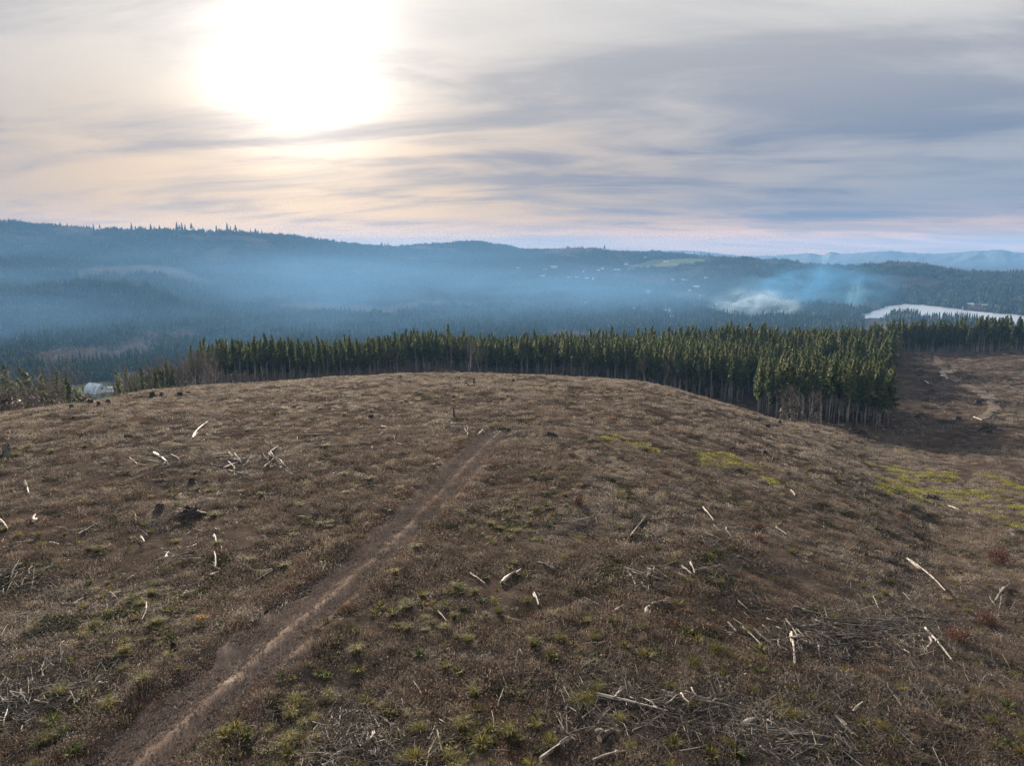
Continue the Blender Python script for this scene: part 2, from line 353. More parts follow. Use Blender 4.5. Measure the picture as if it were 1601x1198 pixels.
M['alder'] = wood_mat('alder_bark', (0.16, 0.14, 0.12), (0.40, 0.36, 0.32), 0.8, 0.2, (3, 3, 1.5))
M['twig'] = leaf_mat('bare_twigs', (0.085, 0.068, 0.056), (0.17, 0.138, 0.115), 0.15)
M['twig_far'] = leaf_mat('far_bare_twigs', (0.085, 0.066, 0.056), (0.16, 0.125, 0.10), 0.2, 0.7, 0.01)
M['bleached'] = wood_mat('bleached_wood', (0.15, 0.13, 0.115), (0.40, 0.355, 0.315), 0.65, 0.25, bark=(0.07, 0.055, 0.045))
M['greywood'] = wood_mat('grey_wood', (0.075, 0.064, 0.057), (0.23, 0.20, 0.178), 0.7, 0.25, bark=(0.045, 0.036, 0.030))
M['darkwood'] = wood_mat('dark_bark_wood', (0.035, 0.028, 0.024), (0.12, 0.095, 0.080), 0.85, 0.2)
M['cutwood'] = wood_mat('sawn_end', (0.42, 0.33, 0.23), (0.66, 0.54, 0.40), 0.7, 0.3, (20, 20, 20))
M['char'] = wood_mat('old_stump_wood', (0.020, 0.016, 0.014), (0.060, 0.046, 0.038), 0.9, 0.15, (8, 8, 3))
M['metal_roof'] = plain_mat('pale_metal_roof', (0.42, 0.49, 0.56), 0.4, 0.0, 0.6, 0.08)
M['white_wall'] = plain_mat('white_wall', (0.62, 0.61, 0.58), 0.7)
M['tan_wall'] = plain_mat('tan_wall', (0.34, 0.28, 0.22), 0.8)
M['brown_wall'] = plain_mat('brown_wall', (0.16, 0.11, 0.085), 0.8)
M['grey_roof'] = plain_mat('grey_roof', (0.30, 0.31, 0.33), 0.4, 0.0, 0.6)
M['dark_roof'] = plain_mat('dark_roof', (0.10, 0.09, 0.09), 0.6)
M['white_roof'] = plain_mat('white_roof', (0.52, 0.53, 0.55), 0.4, 0.0, 0.6, 0.05)
M['rock'] = plain_mat('mountain_rock', (0.06, 0.07, 0.065), 0.9, 0, 0.2, 0.4, 0.002)
M['glass'] = plain_mat('dark_pane', (0.03, 0.035, 0.04), 0.1, 0.0, 0.8)

m, t = new_mat('lake_water')
gl = t.n('ShaderNodeBsdfGlossy'); gl.inputs['Color'].default_value = (0.96, 0.97, 1.0, 1); gl.inputs['Roughness'].default_value = 0.30
df = t.n('ShaderNodeBsdfDiffuse'); df.inputs['Color'].default_value = (0.10, 0.13, 0.15, 1)
lw = t.n('ShaderNodeFresnel'); lw.inputs['IOR'].default_value = 1.8
mx = t.n('ShaderNodeMixShader'); t.put(mx.inputs[0], lw.outputs[0]); t.put(mx.inputs[1], df.outputs[0]); t.put(mx.inputs[2], gl.outputs[0])
o = t.n('ShaderNodeOutputMaterial'); t.put(o.inputs[0], mx.outputs[0]); M['water'] = m

# ------------------------------------------------------------------ mesh helpers
class MB:
    def __init__(self): self.v = []; self.f = []
    def tri(self, a, b, c):
        n = len(self.v); self.v += [tuple(a), tuple(b), tuple(c)]; self.f.append((n, n+1, n+2))
    def quad(self, a, b, c, d):
        n = len(self.v); self.v += [tuple(a), tuple(b), tuple(c), tuple(d)]; self.f.append((n, n+1, n+2, n+3))
    def tube(self, pts, rad, sides=6, cap=True):
        pts = [Vector(q) for q in pts]; n0 = len(self.v); ref = None
        for i, q in enumerate(pts):
            dr = (pts[min(i+1, len(pts)-1)] - pts[max(i-1, 0)])
            if dr.length < 1e-9: dr = Vector((0, 0, 1))
            dr.normalize()
            if ref is None: ref = dr.orthogonal().normalized()
            ref = (ref - dr*ref.dot(dr))
            if ref.length < 1e-6: ref = dr.orthogonal()
            ref.normalize(); bi = dr.cross(ref)
            for k in range(sides):
                a = 2*math.pi*k/sides
                self.v.append(tuple(q + (ref*math.cos(a)+bi*math.sin(a))*rad[i]))
        for i in range(len(pts)-1):
            for k in range(sides):
                a = n0+i*sides+k; b = n0+i*sides+(k+1) % sides
                self.f.append((a, b, b+sides, a+sides))
        if cap:
            self.f.append(tuple(n0+k for k in reversed(range(sides))))
            e = n0+(len(pts)-1)*sides; self.f.append(tuple(e+k for k in range(sides)))
    def box(self, x0, x1, y0, y1, z0, z1):
        n = len(self.v)
        self.v += [(x0,y0,z0),(x1,y0,z0),(x1,y1,z0),(x0,y1,z0),(x0,y0,z1),(x1,y0,z1),(x1,y1,z1),(x0,y1,z1)]
        for q in ((0,3,2,1),(4,5,6,7),(0,1,5,4),(1,2,6,5),(2,3,7,6),(3,0,4,7)): self.f.append(tuple(n+i for i in q))
    def mesh(self, name, mat, smooth=False):
        me = bpy.data.meshes.new(name); me.from_pydata(self.v, [], self.f); me.materials.append(mat)
        if smooth: me.polygons.foreach_set('use_smooth', [True]*len(me.polygons))
        me.update(); return me

def obj(name, data, parent=None, loc=None, rot=None, scl=None):
    o = bpy.data.objects.new(name, data); COL.objects.link(o)
    if parent is not None: o.parent = parent
    if loc is not None: o.location = [float(q) for q in loc]
    if rot is not None: o.rotation_euler = [float(q) for q in rot]
    if scl is not None: o.scale = [float(q) for q in scl] if hasattr(scl, '__len__') else (float(scl),)*3
    return o
def tag(o, label, cat=None, group=None, kind=None):
    o['label'] = label
    if cat: o['category'] = cat
    if group: o['group'] = group
    if kind: o['kind'] = kind
    return o
def grid_mesh(name, X, Y, Z, mat, smooth=True):
    a, b = X.shape
    me = bpy.data.meshes.new(name)
    co = np.stack([X, Y, Z], -1).reshape(-1, 3).astype(np.float32)
    idx = np.arange(a*b).reshape(a, b)
    q = np.stack([idx[:-1, :-1], idx[1:, :-1], idx[1:, 1:], idx[:-1, 1:]], -1).reshape(-1, 4)
    me.vertices.add(a*b); me.vertices.foreach_set('co', co.ravel())
    me.loops.add(q.size); me.loops.foreach_set('vertex_index', q.ravel().astype(np.int32))
    me.polygons.add(len(q)); me.polygons.foreach_set('loop_start', np.arange(0, q.size, 4, dtype=np.int32))
    me.polygons.foreach_set('use_smooth', np.ones(len(q), bool) if smooth else np.zeros(len(q), bool))
    me.materials.append(mat); me.update(calc_edges=True); me.validate(); return me

def gn_scatter(name, pts, variants, idx, rot, scl):
    """one object that holds a crowd of small plants nobody would count"""
    pts = np.asarray(pts, np.float32); n = len(pts)
    me = bpy.data.meshes.new(name); me.vertices.add(n); me.vertices.foreach_set('co', pts.ravel())
    a = me.attributes.new('rot', 'FLOAT_VECTOR', 'POINT'); a.data.foreach_set('vector', np.asarray(rot, np.float32).ravel())
    a = me.attributes.new('scl', 'FLOAT', 'POINT'); a.data.foreach_set('value', np.asarray(scl, np.float32))
    a = me.attributes.new('idx', 'INT', 'POINT'); a.data.foreach_set('value', np.asarray(idx, np.int32))
    o = obj(name, me)
    c = bpy.data.collections.new(name + '_kinds')
    for i, vm in enumerate(variants):
        c.objects.link(bpy.data.objects.new('%s_kind_%02d' % (name, i), vm))
    ng = bpy.data.node_groups.new(name + '_nodes', 'GeometryNodeTree')
    ng.interface.new_socket('Geometry', in_out='INPUT', socket_type='NodeSocketGeometry')
    ng.interface.new_socket('Geometry', in_out='OUTPUT', socket_type='NodeSocketGeometry')
    N = ng.nodes; L = ng.links
    gi = N.new('NodeGroupInput'); go = N.new('NodeGroupOutput'); ip = N.new('GeometryNodeInstanceOnPoints')
    ci = N.new('GeometryNodeCollectionInfo'); ci.inputs[0].default_value = c
    ci.inputs['Separate Children'].default_value = True; ci.inputs['Reset Children'].default_value = True
    def attr(nm, ty):
        nd = N.new('GeometryNodeInputNamedAttribute'); nd.data_type = ty; nd.inputs[0].default_value = nm
        return [s for s in nd.outputs if s.enabled and s.name == 'Attribute'][0]
    L.new(gi.outputs[0], ip.inputs['Points']); L.new(ci.outputs[0], ip.inputs['Instance'])
    ip.inputs['Pick Instance'].default_value = True
    L.new(attr('idx', 'INT'), ip.inputs['Instance Index']); L.new(attr('rot', 'FLOAT_VECTOR'), ip.inputs['Rotation'])
    L.new(attr('scl', 'FLOAT'), ip.inputs['Scale']); L.new(ip.outputs[0], go.inputs[0])
    md = o.modifiers.new('scatter', 'NODES'); md.node_group = ng
    return o

R = random.Random(11)
def U(a, b): return R.uniform(a, b)

# ------------------------------------------------------------------ ground
def seg_dist(x, y, line):
    """distance to a polyline, signed by side, and the distance along it"""
    x = np.asarray(x, float); y = np.asarray(y, float)
    best = np.full(x.shape, 1e9); sg = np.zeros(x.shape); along = np.zeros(x.shape); acc = 0.0
    for (ax, ay), (bx, by) in zip(line[:-1], line[1:]):
        ex, ey = bx-ax, by-ay; L = math.hypot(ex, ey)
        tt = np.clip(((x-ax)*ex+(y-ay)*ey)/(L*L), 0, 1)
        dxx = x-(ax+tt*ex); dyy = y-(ay+tt*ey); dd = np.hypot(dxx, dyy)
        s = np.sign(ex*dyy-ey*dxx)
        k = dd < best
        best = np.where(k, dd, best); sg = np.where(k, s, sg); along = np.where(k, acc+tt*L, along); acc += L
    return best, sg, along
def smooth_line(pix, n=60):
    P = np.array([un0(u, v)[:2] for u, v in pix])
    tk = np.concatenate([[0], np.cumsum(np.hypot(*np.diff(P, axis=0).T))])
    tt = np.linspace(0, tk[-1], n)
    return np.stack([pchip(tk, P[:, 0], tt), pchip(tk, P[:, 1], tt)], -1)

TRACK = smooth_line([(205, 1198), (330, 1085), (425, 1000), (530, 915), (605, 850), (670, 785), (718, 735), (752, 700), (778, 676)])
TRACK = np.vstack([TRACK[0] + (TRACK[0]-TRACK[3])/np.linalg.norm(TRACK[0]-TRACK[3])*26, TRACK])
ROAD2 = smooth_line([(1535, 657), (1556, 638), (1548, 622), (1522, 609), (1490, 592), (1474, 575), (1462, 556)])
TLO, THI = TRACK.min(0)-6, TRACK.max(0)+6
def track_profile(x, y):
    x = np.asarray(x, float); y = np.asarray(y, float)
    k = (x > TLO[0]) & (x < THI[0]) & (y > TLO[1]) & (y < THI[1])
    out = np.zeros(x.shape)
    if k.any(): out[k] = _track_profile(x[k], y[k])
    return out
def _track_profile(x, y):
    dd, sg, al = seg_dist(x, y, TRACK)
    rut = -0.20*np.exp(-((dd*sg-0.85)/0.55)**2) - 0.18*np.exp(-((dd*sg+1.25)/0.40)**2) + 0.10*np.exp(-((dd*sg+.3)/0.35)**2)
    bank = 0.22*np.exp(-((dd-2.9)/0.8)**2)
    return rut + bank - 0.10*np.clip(1.6-dd/1.8, 0, 1)
def H(x, y):
    return h_base(x, y) + track_profile(x, y)
un = make_unproject(H)

na = 800
azs = np.concatenate([np.linspace(-math.pi, -0.92, 60)[:-1], np.linspace(-0.92, 0.92, na), np.linspace(0.92, math.pi, 60)[1:]])
lrs = np.exp(np.concatenate([np.linspace(math.log(0.6), math.log(9), 16)[:-1], np.linspace(math.log(9), math.log(11000), 510)]))
A_, R_ = np.meshgrid(azs, lrs, indexing='ij')
GX, GY = R_*np.sin(A_), R_*np.cos(A_)
GZ = H(GX, GY)
# fine hummocks where the camera can see them
GZ = GZ + np.where(R_ < 400, 0.16*fbm(GX/1.3, GY/1.3, 2)*np.clip(1.2-R_/330, 0.1, 1)*np.clip(seg_dist(GX, GY, TRACK[::4])[0]/2.0, 0.05, 1), 0)
# the floor of the lake
LAKE_Z = ZC - 150.0
gme = grid_mesh('ground', GX, GY, GZ, M['soil']); gme.materials.append(M['far_soil'])
rc = np.hypot((GX[:-1, :-1]+GX[1:, 1:])/2, (GY[:-1, :-1]+GY[1:, 1:])/2).ravel()
gme.polygons.foreach_set('material_index', (rc > 470).astype(np.int32)); gme.update()
ground = obj('ground', gme)
tag(ground, 'bare brown logged hillside and the valley ground beyond it', 'ground', kind='structure')

def px_xy(x, y, z):
    z = z - ZC
    f = y*math.cos(PITCH) - z*math.sin(PITCH); upv = y*math.sin(PITCH) + z*math.cos(PITCH)
    return CX + FPX*x/f, CY - FPX*upv/f

# gravel track: a strip with two ruts over the sunken ground
def strip(name, line, half, ncross, lift, mat, wob=0.35, step=0.35):
    tk = np.concatenate([[0], np.cumsum(np.hypot(*np.diff(line, axis=0).T))])
    n = int(tk[-1]/step); tt = np.linspace(0, tk[-1], n)
    X = np.interp(tt, tk, line[:, 0]); Y = np.interp(tt, tk, line[:, 1])
    tx = np.gradient(X); ty = np.gradient(Y); L = np.hypot(tx, ty); nx, ny = -ty/L, tx/L
    s = np.linspace(-1, 1, ncross)
    wl = half*(1 + wob*fbm(tt/2.2, tt*0+3.3, 5)); wr = half*(1 + wob*fbm(tt/2.2, tt*0+8.3, 5))
    ends = np.clip(np.minimum(tt/3.0, (tk[-1]-tt)/14.0), 0.05, 1)**0.6
    W = np.where(s[None, :] < 0, wr[:, None], wl[:, None])*s[None, :]*ends[:, None]
    XX = X[:, None] + nx[:, None]*W; YY = Y[:, None] + ny[:, None]*W
    ZZ = H(XX, YY) + lift + 0.035*fbm(XX/0.5, YY/0.5, 2)
    ZZ = ZZ - 0.14*np.clip((np.abs(s)[None, :]-0.86)/0.14, 0, 1)
    return obj(name, grid_mesh(name, XX, YY, ZZ, mat))
o = strip('dirt_track', TRACK, 1.95, 29, 0.07, M['gravel'], .75)
tag(o, 'reddish gravel two-rut track running up the brown hillside', 'track', kind='structure')
o = strip('logging_road', ROAD2, 1.7, 15, 0.20, M['road'], 0.7, 0.8)
tag(o, 'winding grey brown dirt road on the far right slope', 'road', kind='structure')

# lake
def at_z(u, v, z):
    dd = pix_dir(u, v); k = (z-ZC)/dd[2]; return dd*k + np.array([0, 0, ZC])
shore = [(1322, 496), (1348, 491), (1372, 484.5), (1380, 479.5), (1415, 475.5), (1445, 476.5), (1482, 481), (1520, 486), (1560, 490), (1610, 493.5), (1700, 500), (1850, 512), (1850, 535), (1700, 520), (1610, 510), (1540, 505), (1480, 500), (1420, 497), (1370, 498), (1335, 500)]
pts = [at_z(u, v, LAKE_Z) for u, v in shore]
pp = []
for i in range(len(pts)):
    a, b = pts[i], pts[(i+1) % len(pts)]
    for k in range(6):
        q = a + (b-a)*k/6; w = 7*fbm(q[0]/40, q[1]/40, 3); pp.append((float(q[0]+w), float(q[1]+w), LAKE_Z))
me = bpy.data.meshes.new('lake'); me.from_pydata(pp, [], [tuple(range(len(pp)))]); me.materials.append(M['water'])
LAKE_POLY = np.array(pp)[:, :2]
def inside(poly, x, y):
    x = np.asarray(x, float); y = np.asarray(y, float); r = np.zeros(x.shape, bool)
    j = len(poly)-1
    for i in range(len(poly)):
        xi, yi = poly[i]; xj, yj = poly[j]
        c = ((yi > y) != (yj > y)) & (x < (xj-xi)*(y-yi)/((yj-yi) if yj != yi else 1e-9)+xi)
        r ^= c; j = i
    return r
o = obj('lake', me); tag(o, 'pale still lake below the wooded ridge on the right', 'lake', kind='structure')
# second glimpse of water by the smoke
me = bpy.data.meshes.new('pond')
pq = [at_z(u, v, ZC-143.5) for u, v in ((1251, 512), (1256, 505), (1263, 507), (1268, 514), (1264, 527), (1254, 526))]
me.from_pydata([tuple(float(c) for c in q) for q in pq], [], [tuple(range(6))]); me.materials.append(M['water'])
POND = np.array(pq)[:, :2]
o = obj('pond', me); tag(o, 'small glint of water between the dark conifers under the smoke', 'pond', kind='structure')
# carve the beds
co = np.empty(len(ground.data.vertices)*3, np.float32); ground.data.vertices.foreach_get('co', co); co = co.reshape(-1, 3)
il = inside(LAKE_POLY, co[:, 0], co[:, 1]); co[il, 2] = np.minimum(co[il, 2], LAKE_Z-2.0)
ip_ = inside(POND, co[:, 0], co[:, 1]); co[ip_, 2] = np.minimum(co[ip_, 2], ZC-145.0)
ground.data.vertices.foreach_set('co', co.ravel()); ground.data.update()

# pastures draped over the far hill and round the barn
def drape(name, outline, lift, mat, n=50, rmin=0):
    P = np.array([un0(u, v, rmin)[:2] for u, v in outline])
    x0, y0 = P.min(0); x1, y1 = P.max(0)
    X, Y = np.meshgrid(np.linspace(x0, x1, n), np.linspace(y0, y1, n), indexing='ij')
    w = 0.04*max(x1-x0, y1-y0)
    k = inside(P, X + w*fbm(X/w/1.5, Y/w/1.5, 2), Y + w*fbm(X/w/1.5+9, Y/w/1.5, 2))
    me = grid_mesh(name, X, Y, H(X, Y)+lift, mat)
    import bmesh
    bm = bmesh.new(); bm.from_mesh(me); bm.verts.ensure_lookup_table()
    kk = k.ravel(); bmesh.ops.delete(bm, geom=[v for v in bm.verts if not kk[v.index]], context='VERTS')
    bm.to_mesh(me); bm.free()
    return obj(name, me), P
PASTURES = []
o, P = drape('pasture', [(982, 413), (1020, 406), (1060, 404), (1105, 405), (1106, 411), (1075, 416), (1030, 420), (985, 421)], 1.5, M['pasture'], 70, 1500)
tag(o, 'bright green pasture high on the far ridge', 'pasture', kind='structure'); PASTURES.append(P)
o, P = drape('meadow', [(112, 604), (140, 598), (178, 597), (196, 603), (196, 620), (130, 628), (112, 622)], 0.25, M['pasture'], 50, 400)
tag(o, 'green meadow round the barn in the valley on the left', 'meadow', kind='structure'); PASTURES.append(P)

# far mountains
def ridge(name, prof, r0, r1, base, mat):
    us = np.array([q[0] for q in prof], float); vs = np.array([q[1] for q in prof], float)
    uu = np.linspace(us[0], us[-1], 420); tv = pchip(us, vs, uu)
    az = np.array([math.atan2(pix_dir(u, v)[0], pix_dir(u, v)[1]) for u, v in zip(uu, tv)])
    top = np.array([tan_uv(u, v) for u, v in zip(uu, tv)])
    ss = np.linspace(0, 1, 26); rm = (r0+r1)/2
    X = []; Y = []; Z = []
    for s in ss:
        r = r0 + (r1-r0)*s; k = 1-abs(2*s-1)
        zt = top*rm
        z = ZC + base + (zt-base)*(k**0.8) + k*(1-k)*4*30*fbm(az*60, np.full_like(az, s*5), 4) + 9*fbm(az*240, np.full_like(az, s*9), 3)*k
        X.append(r*np.sin(az)); Y.append(r*np.cos(az)); Z.append(z)
    return obj(name, grid_mesh(name, np.array(X).T, np.array(Y).T, np.array(Z).T, mat))
o = ridge('mountains', [(900, 404), (1040, 391), (1075, 391), (1120, 395), (1170, 400), (1200, 399), (1245, 397), (1265, 395), (1285, 398), (1300, 393), (1320, 396), (1350, 394), (1390, 391.5), (1425, 394), (1460, 396), (1500, 394), (1530, 391.5), (1560, 390), (1585, 393), (1620, 395), (1680, 392), (1760, 397), (1900, 402)], 8300, 10400, -160, M['rock'])
tag(o, 'far pale blue mountain range on the right horizon', 'mountains', kind='structure')
# ------------------------------------------------------------------ trees
def rv(s=1.0): return Vector((U(-s, s), U(-s, s), U(-s, s)))

def conifer(h, base, rmax, seed, mat_key='needle', whorl=0.46, sprays=4):
    """a plantation conifer: bare pale trunk with dead twigs, narrow crown of drooping sprays"""
    global R
    R = random.Random(seed)
    tr = MB()
    bend = [Vector((U(-.12, .12)*k, U(-.12, .12)*k, h*k/6.0)) for k in range(7)]
    bend[0] = Vector((0, 0, -1.5))
    rr = [h*0.0098*(1-k/6.3) for k in range(7)]; rr[0] *= 1.25
    tr.tube(bend, rr, 7)
    def axis(z):
        k = max(0, min(5.999, z/h*6)); i = int(k); q = bend[i].lerp(bend[i+1], k-i); q.z = z; return q
    z = h*0.10
    while z < base*h:                                   # dead twigs under the crown
        a = U(0, 6.283); L = U(.4, 1.5); q = axis(z); e = q + Vector((math.cos(a)*L, math.sin(a)*L, U(-.35, .1)))
        tr.tri(q + Vector((0, 0, .03)), q - Vector((0, 0, .03)), e); z += U(.15, .6)
    cr = MB()
    z = base*h; lop = [U(.75, 1.2) for _ in range(8)]
    while z < h*0.985:
        f = (z/h-base)/(1-base)
        L0 = rmax*(min(1.0, 0.45+f*3.2))*(1-f)**0.78 + 0.15
        nb = 5 if f < .85 else 4
        a0 = U(0, 6.283)
        for b in range(nb):
            if U(0, 1) < .10: continue
            a = a0 + b*6.283/nb + U(-.35, .35)
            L = L0*U(.6, 1.12)*lop[int(a/6.284*8) % 8]
            q = axis(z + U(-.15, .15)); dr = Vector((math.cos(a), math.sin(a), 0)); sd_ = Vector((-math.sin(a), math.cos(a), 0))
            rise = U(.05, .45)*f + U(-.1, .12) - .20*(1-f)
            mid = q + dr*L*.55 + Vector((0, 0, rise*L*.55)); tip = q + dr*L + Vector((0, 0, rise*L + .10*L - .1))
            for s in range(sprays):
                k0 = (s+.3)/sprays; c0 = q.lerp(mid, k0*2) if k0 < .5 else mid.lerp(tip, k0*2-1)
                wd = (.50*L*(1-k0*.7)+.12)
                for sg in (-1, 1):
                    e = c0 + (sd_*sg*U(.6, 1)+dr*U(.2, .7))*wd*.8 + Vector((0, 0, U(-.55, -.05)))
                    w2 = dr*U(.10, .30) + Vector((0, 0, U(-.42, -.10)))
                    cr.tri(c0 - w2*.4, e + rv(.08), c0 + w2 + rv(.08))
            cr.tri(mid - sd_*.14, tip, mid + sd_*.14 + Vector((0, 0, -.25)))
            cr.tri(q + Vector((0, 0, .1)), mid + Vector((0, 0, -.55)) + rv(.15), tip)
            cr.tri(q, q.lerp(mid, .8) + sd_*U(-.3, .3) + Vector((0, 0, -.5)), mid + Vector((0, 0, .12)))
        z += whorl*U(.7, 1.3)*(0.75 + .5*(1-f))
    q = axis(h*.97); cr.tri(q - Vector((.07, 0, .3)), q + Vector((.07, 0, -.3)), q + Vector((0, 0, h*.045)))
    cr.tri(q - Vector((0, .07, .3)), q + Vector((0, .07, -.3)), q + Vector((0, 0, h*.045)))
    return tr.mesh('conifer_trunk', M['bark'], True), cr.mesh('conifer_crown', M[mat_key])

def bare_tree(h, seed, stems=1, spread=.5, fine=3):
    """leafless broadleaf: trunk or clump of trunks, limbs and a haze of twigs"""
    global R
    R = random.Random(seed)
    tr = MB(); cr = MB()
    def grow(p0, dr, L, r, lvl):
        n = 4; pts = [p0]; dd = dr.copy(); rad = [r]
        for k in range(n):
            dd = (dd + rv(.16) + Vector((0, 0, .08))).normalized(); pts.append(pts[-1] + dd*L/n); rad.append(r*(1-.6*(k+1)/n))
        (tr if lvl == 0 else cr).tube(pts, rad, 5 if lvl == 0 else 3, lvl == 0)
        if lvl < fine:
            nb = (7, 5, 4, 3)[lvl]
            for b in range(nb):
                k = U(.38, 1) if lvl == 0 else U(.25, 1)
                i = min(n-1, int(k*n)); q = pts[i].lerp(pts[i+1], k*n-i)
                nd = (dd + rv(1)*(.5+spread*.6) + Vector((0, 0, .15))).normalized()
                grow(q, nd, L*U(.38, .62), rad[i]*.55, lvl+1)
        else:
            for b in range(4):
                q = pts[1 + b % n]; e = q + (dd + rv(.9)).normalized()*U(.3, .8)
                sd_ = rv(1).normalized()*.025
                cr.tri(q - sd_, q + sd_, e)
    for s in range(stems):
        a = U(0, 6.283); lean = .10 if stems == 1 else .28
        p0 = Vector((math.cos(a)*.25*(stems > 1), math.sin(a)*.25*(stems > 1), -.8))
        grow(p0, Vector((math.cos(a)*lean, math.sin(a)*lean, 1)).normalized(), h*U(.8, .95)*.82, h*.012, 0)
    return tr.mesh('bare_trunk', M['alder'], True), cr.mesh('bare_crown', M['twig'])

def bush(h, w, seed, mat_key, n=220):
    global R
    R = random.Random(seed)
    tr = MB(); cr = MB()
    for k in range(7):
        a = U(0, 6.283); q = Vector((math.cos(a)*w*.3, math.sin(a)*w*.3, h*.7))
        tr.tube([(0, 0, -.3), tuple(q*.5), tuple(q)], [.05*h/4, .035*h/4, .01], 4)
    for k in range(n):
        a = U(0, 6.283); ph = U(0, 1)**.6; rr = w*.5*math.sqrt(1-ph*ph*.75)*U(.55, 1.1)
        q = Vector((math.cos(a)*rr, math.sin(a)*rr, h*(.12+.88*ph)*U(.8, 1.05)))
        e = rv(.16*w**.6); f2 = rv(.16*w**.6); cr.tri(q, q + e + Vector((0, 0, .12)), q + f2)
    return tr.mesh('bush_stems', M['alder'], True), cr.mesh('bush_crown', M[mat_key])

CON = [conifer(20.0, (.34, .50, .42, .56, .38, .47, .30)[i], (2.7, 2.4, 2.9, 2.2, 2.6, 2.8, 3.0)[i], 100+i) for i in range(7)] + [conifer(21.5, .46, 2.2, 120), conifer(17.0, .28, 3.1, 121), conifer(19.0, .62, 2.0, 122, 'needle', .95, 3)]
CON_FULL = [conifer(18.0, .07, 3.0, 140+i, 'needle', .55) for i in range(3)]       # open-grown, branched to the ground
BARE = [bare_tree(15.0, 200+i, 1 + (i % 3 == 1), .5) for i in range(5)]
BARE_BIG = bare_tree(17.0, 230, 3, .9)
ALDER = [bare_tree(16.0, 240+i, 1, .28, 3) for i in range(3)]
BUSH = [bush(4.0, 4.0, 260+i, 'twig', 420) for i in range(2)] + [bush(4.0, 4.5, 265, 'low_leaf', 420)]

def tree_at(name, parts, x, y, scl, label, cat, group=None, rz=None, zoff=0.0, stretch=1.0, tilt=(0, 0)):
    e = obj(name, None, loc=(x, y, float(H(x, y)) + zoff), rot=(tilt[0], tilt[1], U(0, 6.283) if rz is None else rz),
            scl=(scl, scl, scl*stretch))
    e.empty_display_size = 1.0
    tag(e, label, cat, group)
    obj('trunk', parts[0], e); obj('crown', parts[1], e)
    return e

def polar(u, r, v=599):
    dd = pix_dir(u, v); hl = math.hypot(dd[0], dd[1]); return dd[0]/hl*r, dd[1]/hl*r

# ---- the plantation: front edge (picture column, range) and its back edge
FRONT = [(300, 300), (335, 290), (400, 287), (470, 285), (560, 288), (640, 290), (676, 292), (684, 318), (730, 322), (748, 300), (800, 296), (860, 291), (930, 282), (1000, 268), (1060, 256), (1120, 248), (1170, 244), (1182, 236), (1190, 218), (1215, 214), (1255, 207), (1300, 203), (1350, 204), (1393, 207)]
fu = np.array([q[0] for q in FRONT], float); fr = np.array([q[1] for q in FRONT], float)
def front_r(u): return np.interp(u, fu, fr)
BACK = [(300, 312), (335, 330), (560, 340), (700, 350), (760, 365), (900, 365), (1000, 355), (1100, 335), (1180, 315), (1250, 285), (1330, 255), (1397, 240)]
def back_r(u): return np.interp(u, [q[0] for q in BACK], [q[1] for q in BACK])
def u_of(x, y): return CX + np.asarray(x)/np.asarray(y)*FPX*math.cos(PITCH)
cand = []
sp = 3.45
for ix in range(-72, 72):
    for iy in range(0, 72):
        x = ix*sp*1.0 + R.uniform(-1.5, 1.5); y = 160 + iy*sp + R.uniform(-1.5, 1.5)
        u = float(u_of(x, y)); r = math.hypot(x, y)
        if u < 300 or u > 1397: continue
        f0 = float(front_r(u)) + 2.5*float(fbm(x/9, y/9, 2))
        if r < f0 or r > float(back_r(u)): continue
        if 672 < u < 700 and r < 322: continue
        if u < 345 and R.random() < .45: continue
        if 1166 < u < 1187 and r < 268: continue
        cand.append((r - f0, x, y, u, r))
cand.sort()
# what hides behind the first rows and under the canopy is one mass; the front rows and the corner block are single trees
front, rest = [], []
for q in cand:
    lim = 17 if q[3] > 1180 else 6.0
    (front if (q[0] < lim and len(front) < 262) else rest).append(q)
def stand_group(u):
    if u < 440: return 'left end', 'slender conifer with bare pale trunk at the left end of the stand', 'conifers at the left end of the stand'
    if u < 682: return 'left', 'slender conifer with bare pale trunk in the stand left of the gap', 'conifers in the stand left of the gap'
    if u < 900: return 'mid', 'slender dark conifer in the front row just right of the gap', 'conifers just right of the gap'
    if u < 1181: return 'dark', 'slender dark conifer standing above the shadowed dip behind the brow', 'conifers above the shadowed dip'
    return 'corner', 'tall conifer with long bare trunk in the projecting corner block on the right', 'conifers of the projecting corner block'
ORD = ['', 'second ', 'third ', 'fourth ', 'fifth ', 'sixth ', 'seventh ', 'eighth ', 'ninth ', 'tenth ', 'eleventh ', 'twelfth ', 'thirteenth ', 'fourteenth ', 'fifteenth ']
OWN = {}
row = [q for q in front if q[0] < 3.6]
def name_row(sel, text):
    for i, q in enumerate(sel[:15]): OWN[q[:5]] = text % ORD[i] if i else text.replace('%s', 'first ')
name_row(sorted([q for q in row if 440 < q[3] < 682], key=lambda q: -q[3]), '%sfront-row conifer left of the gap, counting from the gap')
name_row(sorted([q for q in row if 682 < q[3] < 900], key=lambda q: q[3]), '%sfront-row conifer right of the gap, counting from the gap')
name_row(sorted([q for q in row if q[3] < 440], key=lambda q: q[3]), '%sfront-row conifer from the left end of the stand')
name_row(sorted([q for q in row if q[3] > 1185], key=lambda q: -q[3]), '%sfront-row conifer from the right edge of the corner block')
corner = sorted([q for q in front if q[3] > 1180], key=lambda q: q[3])
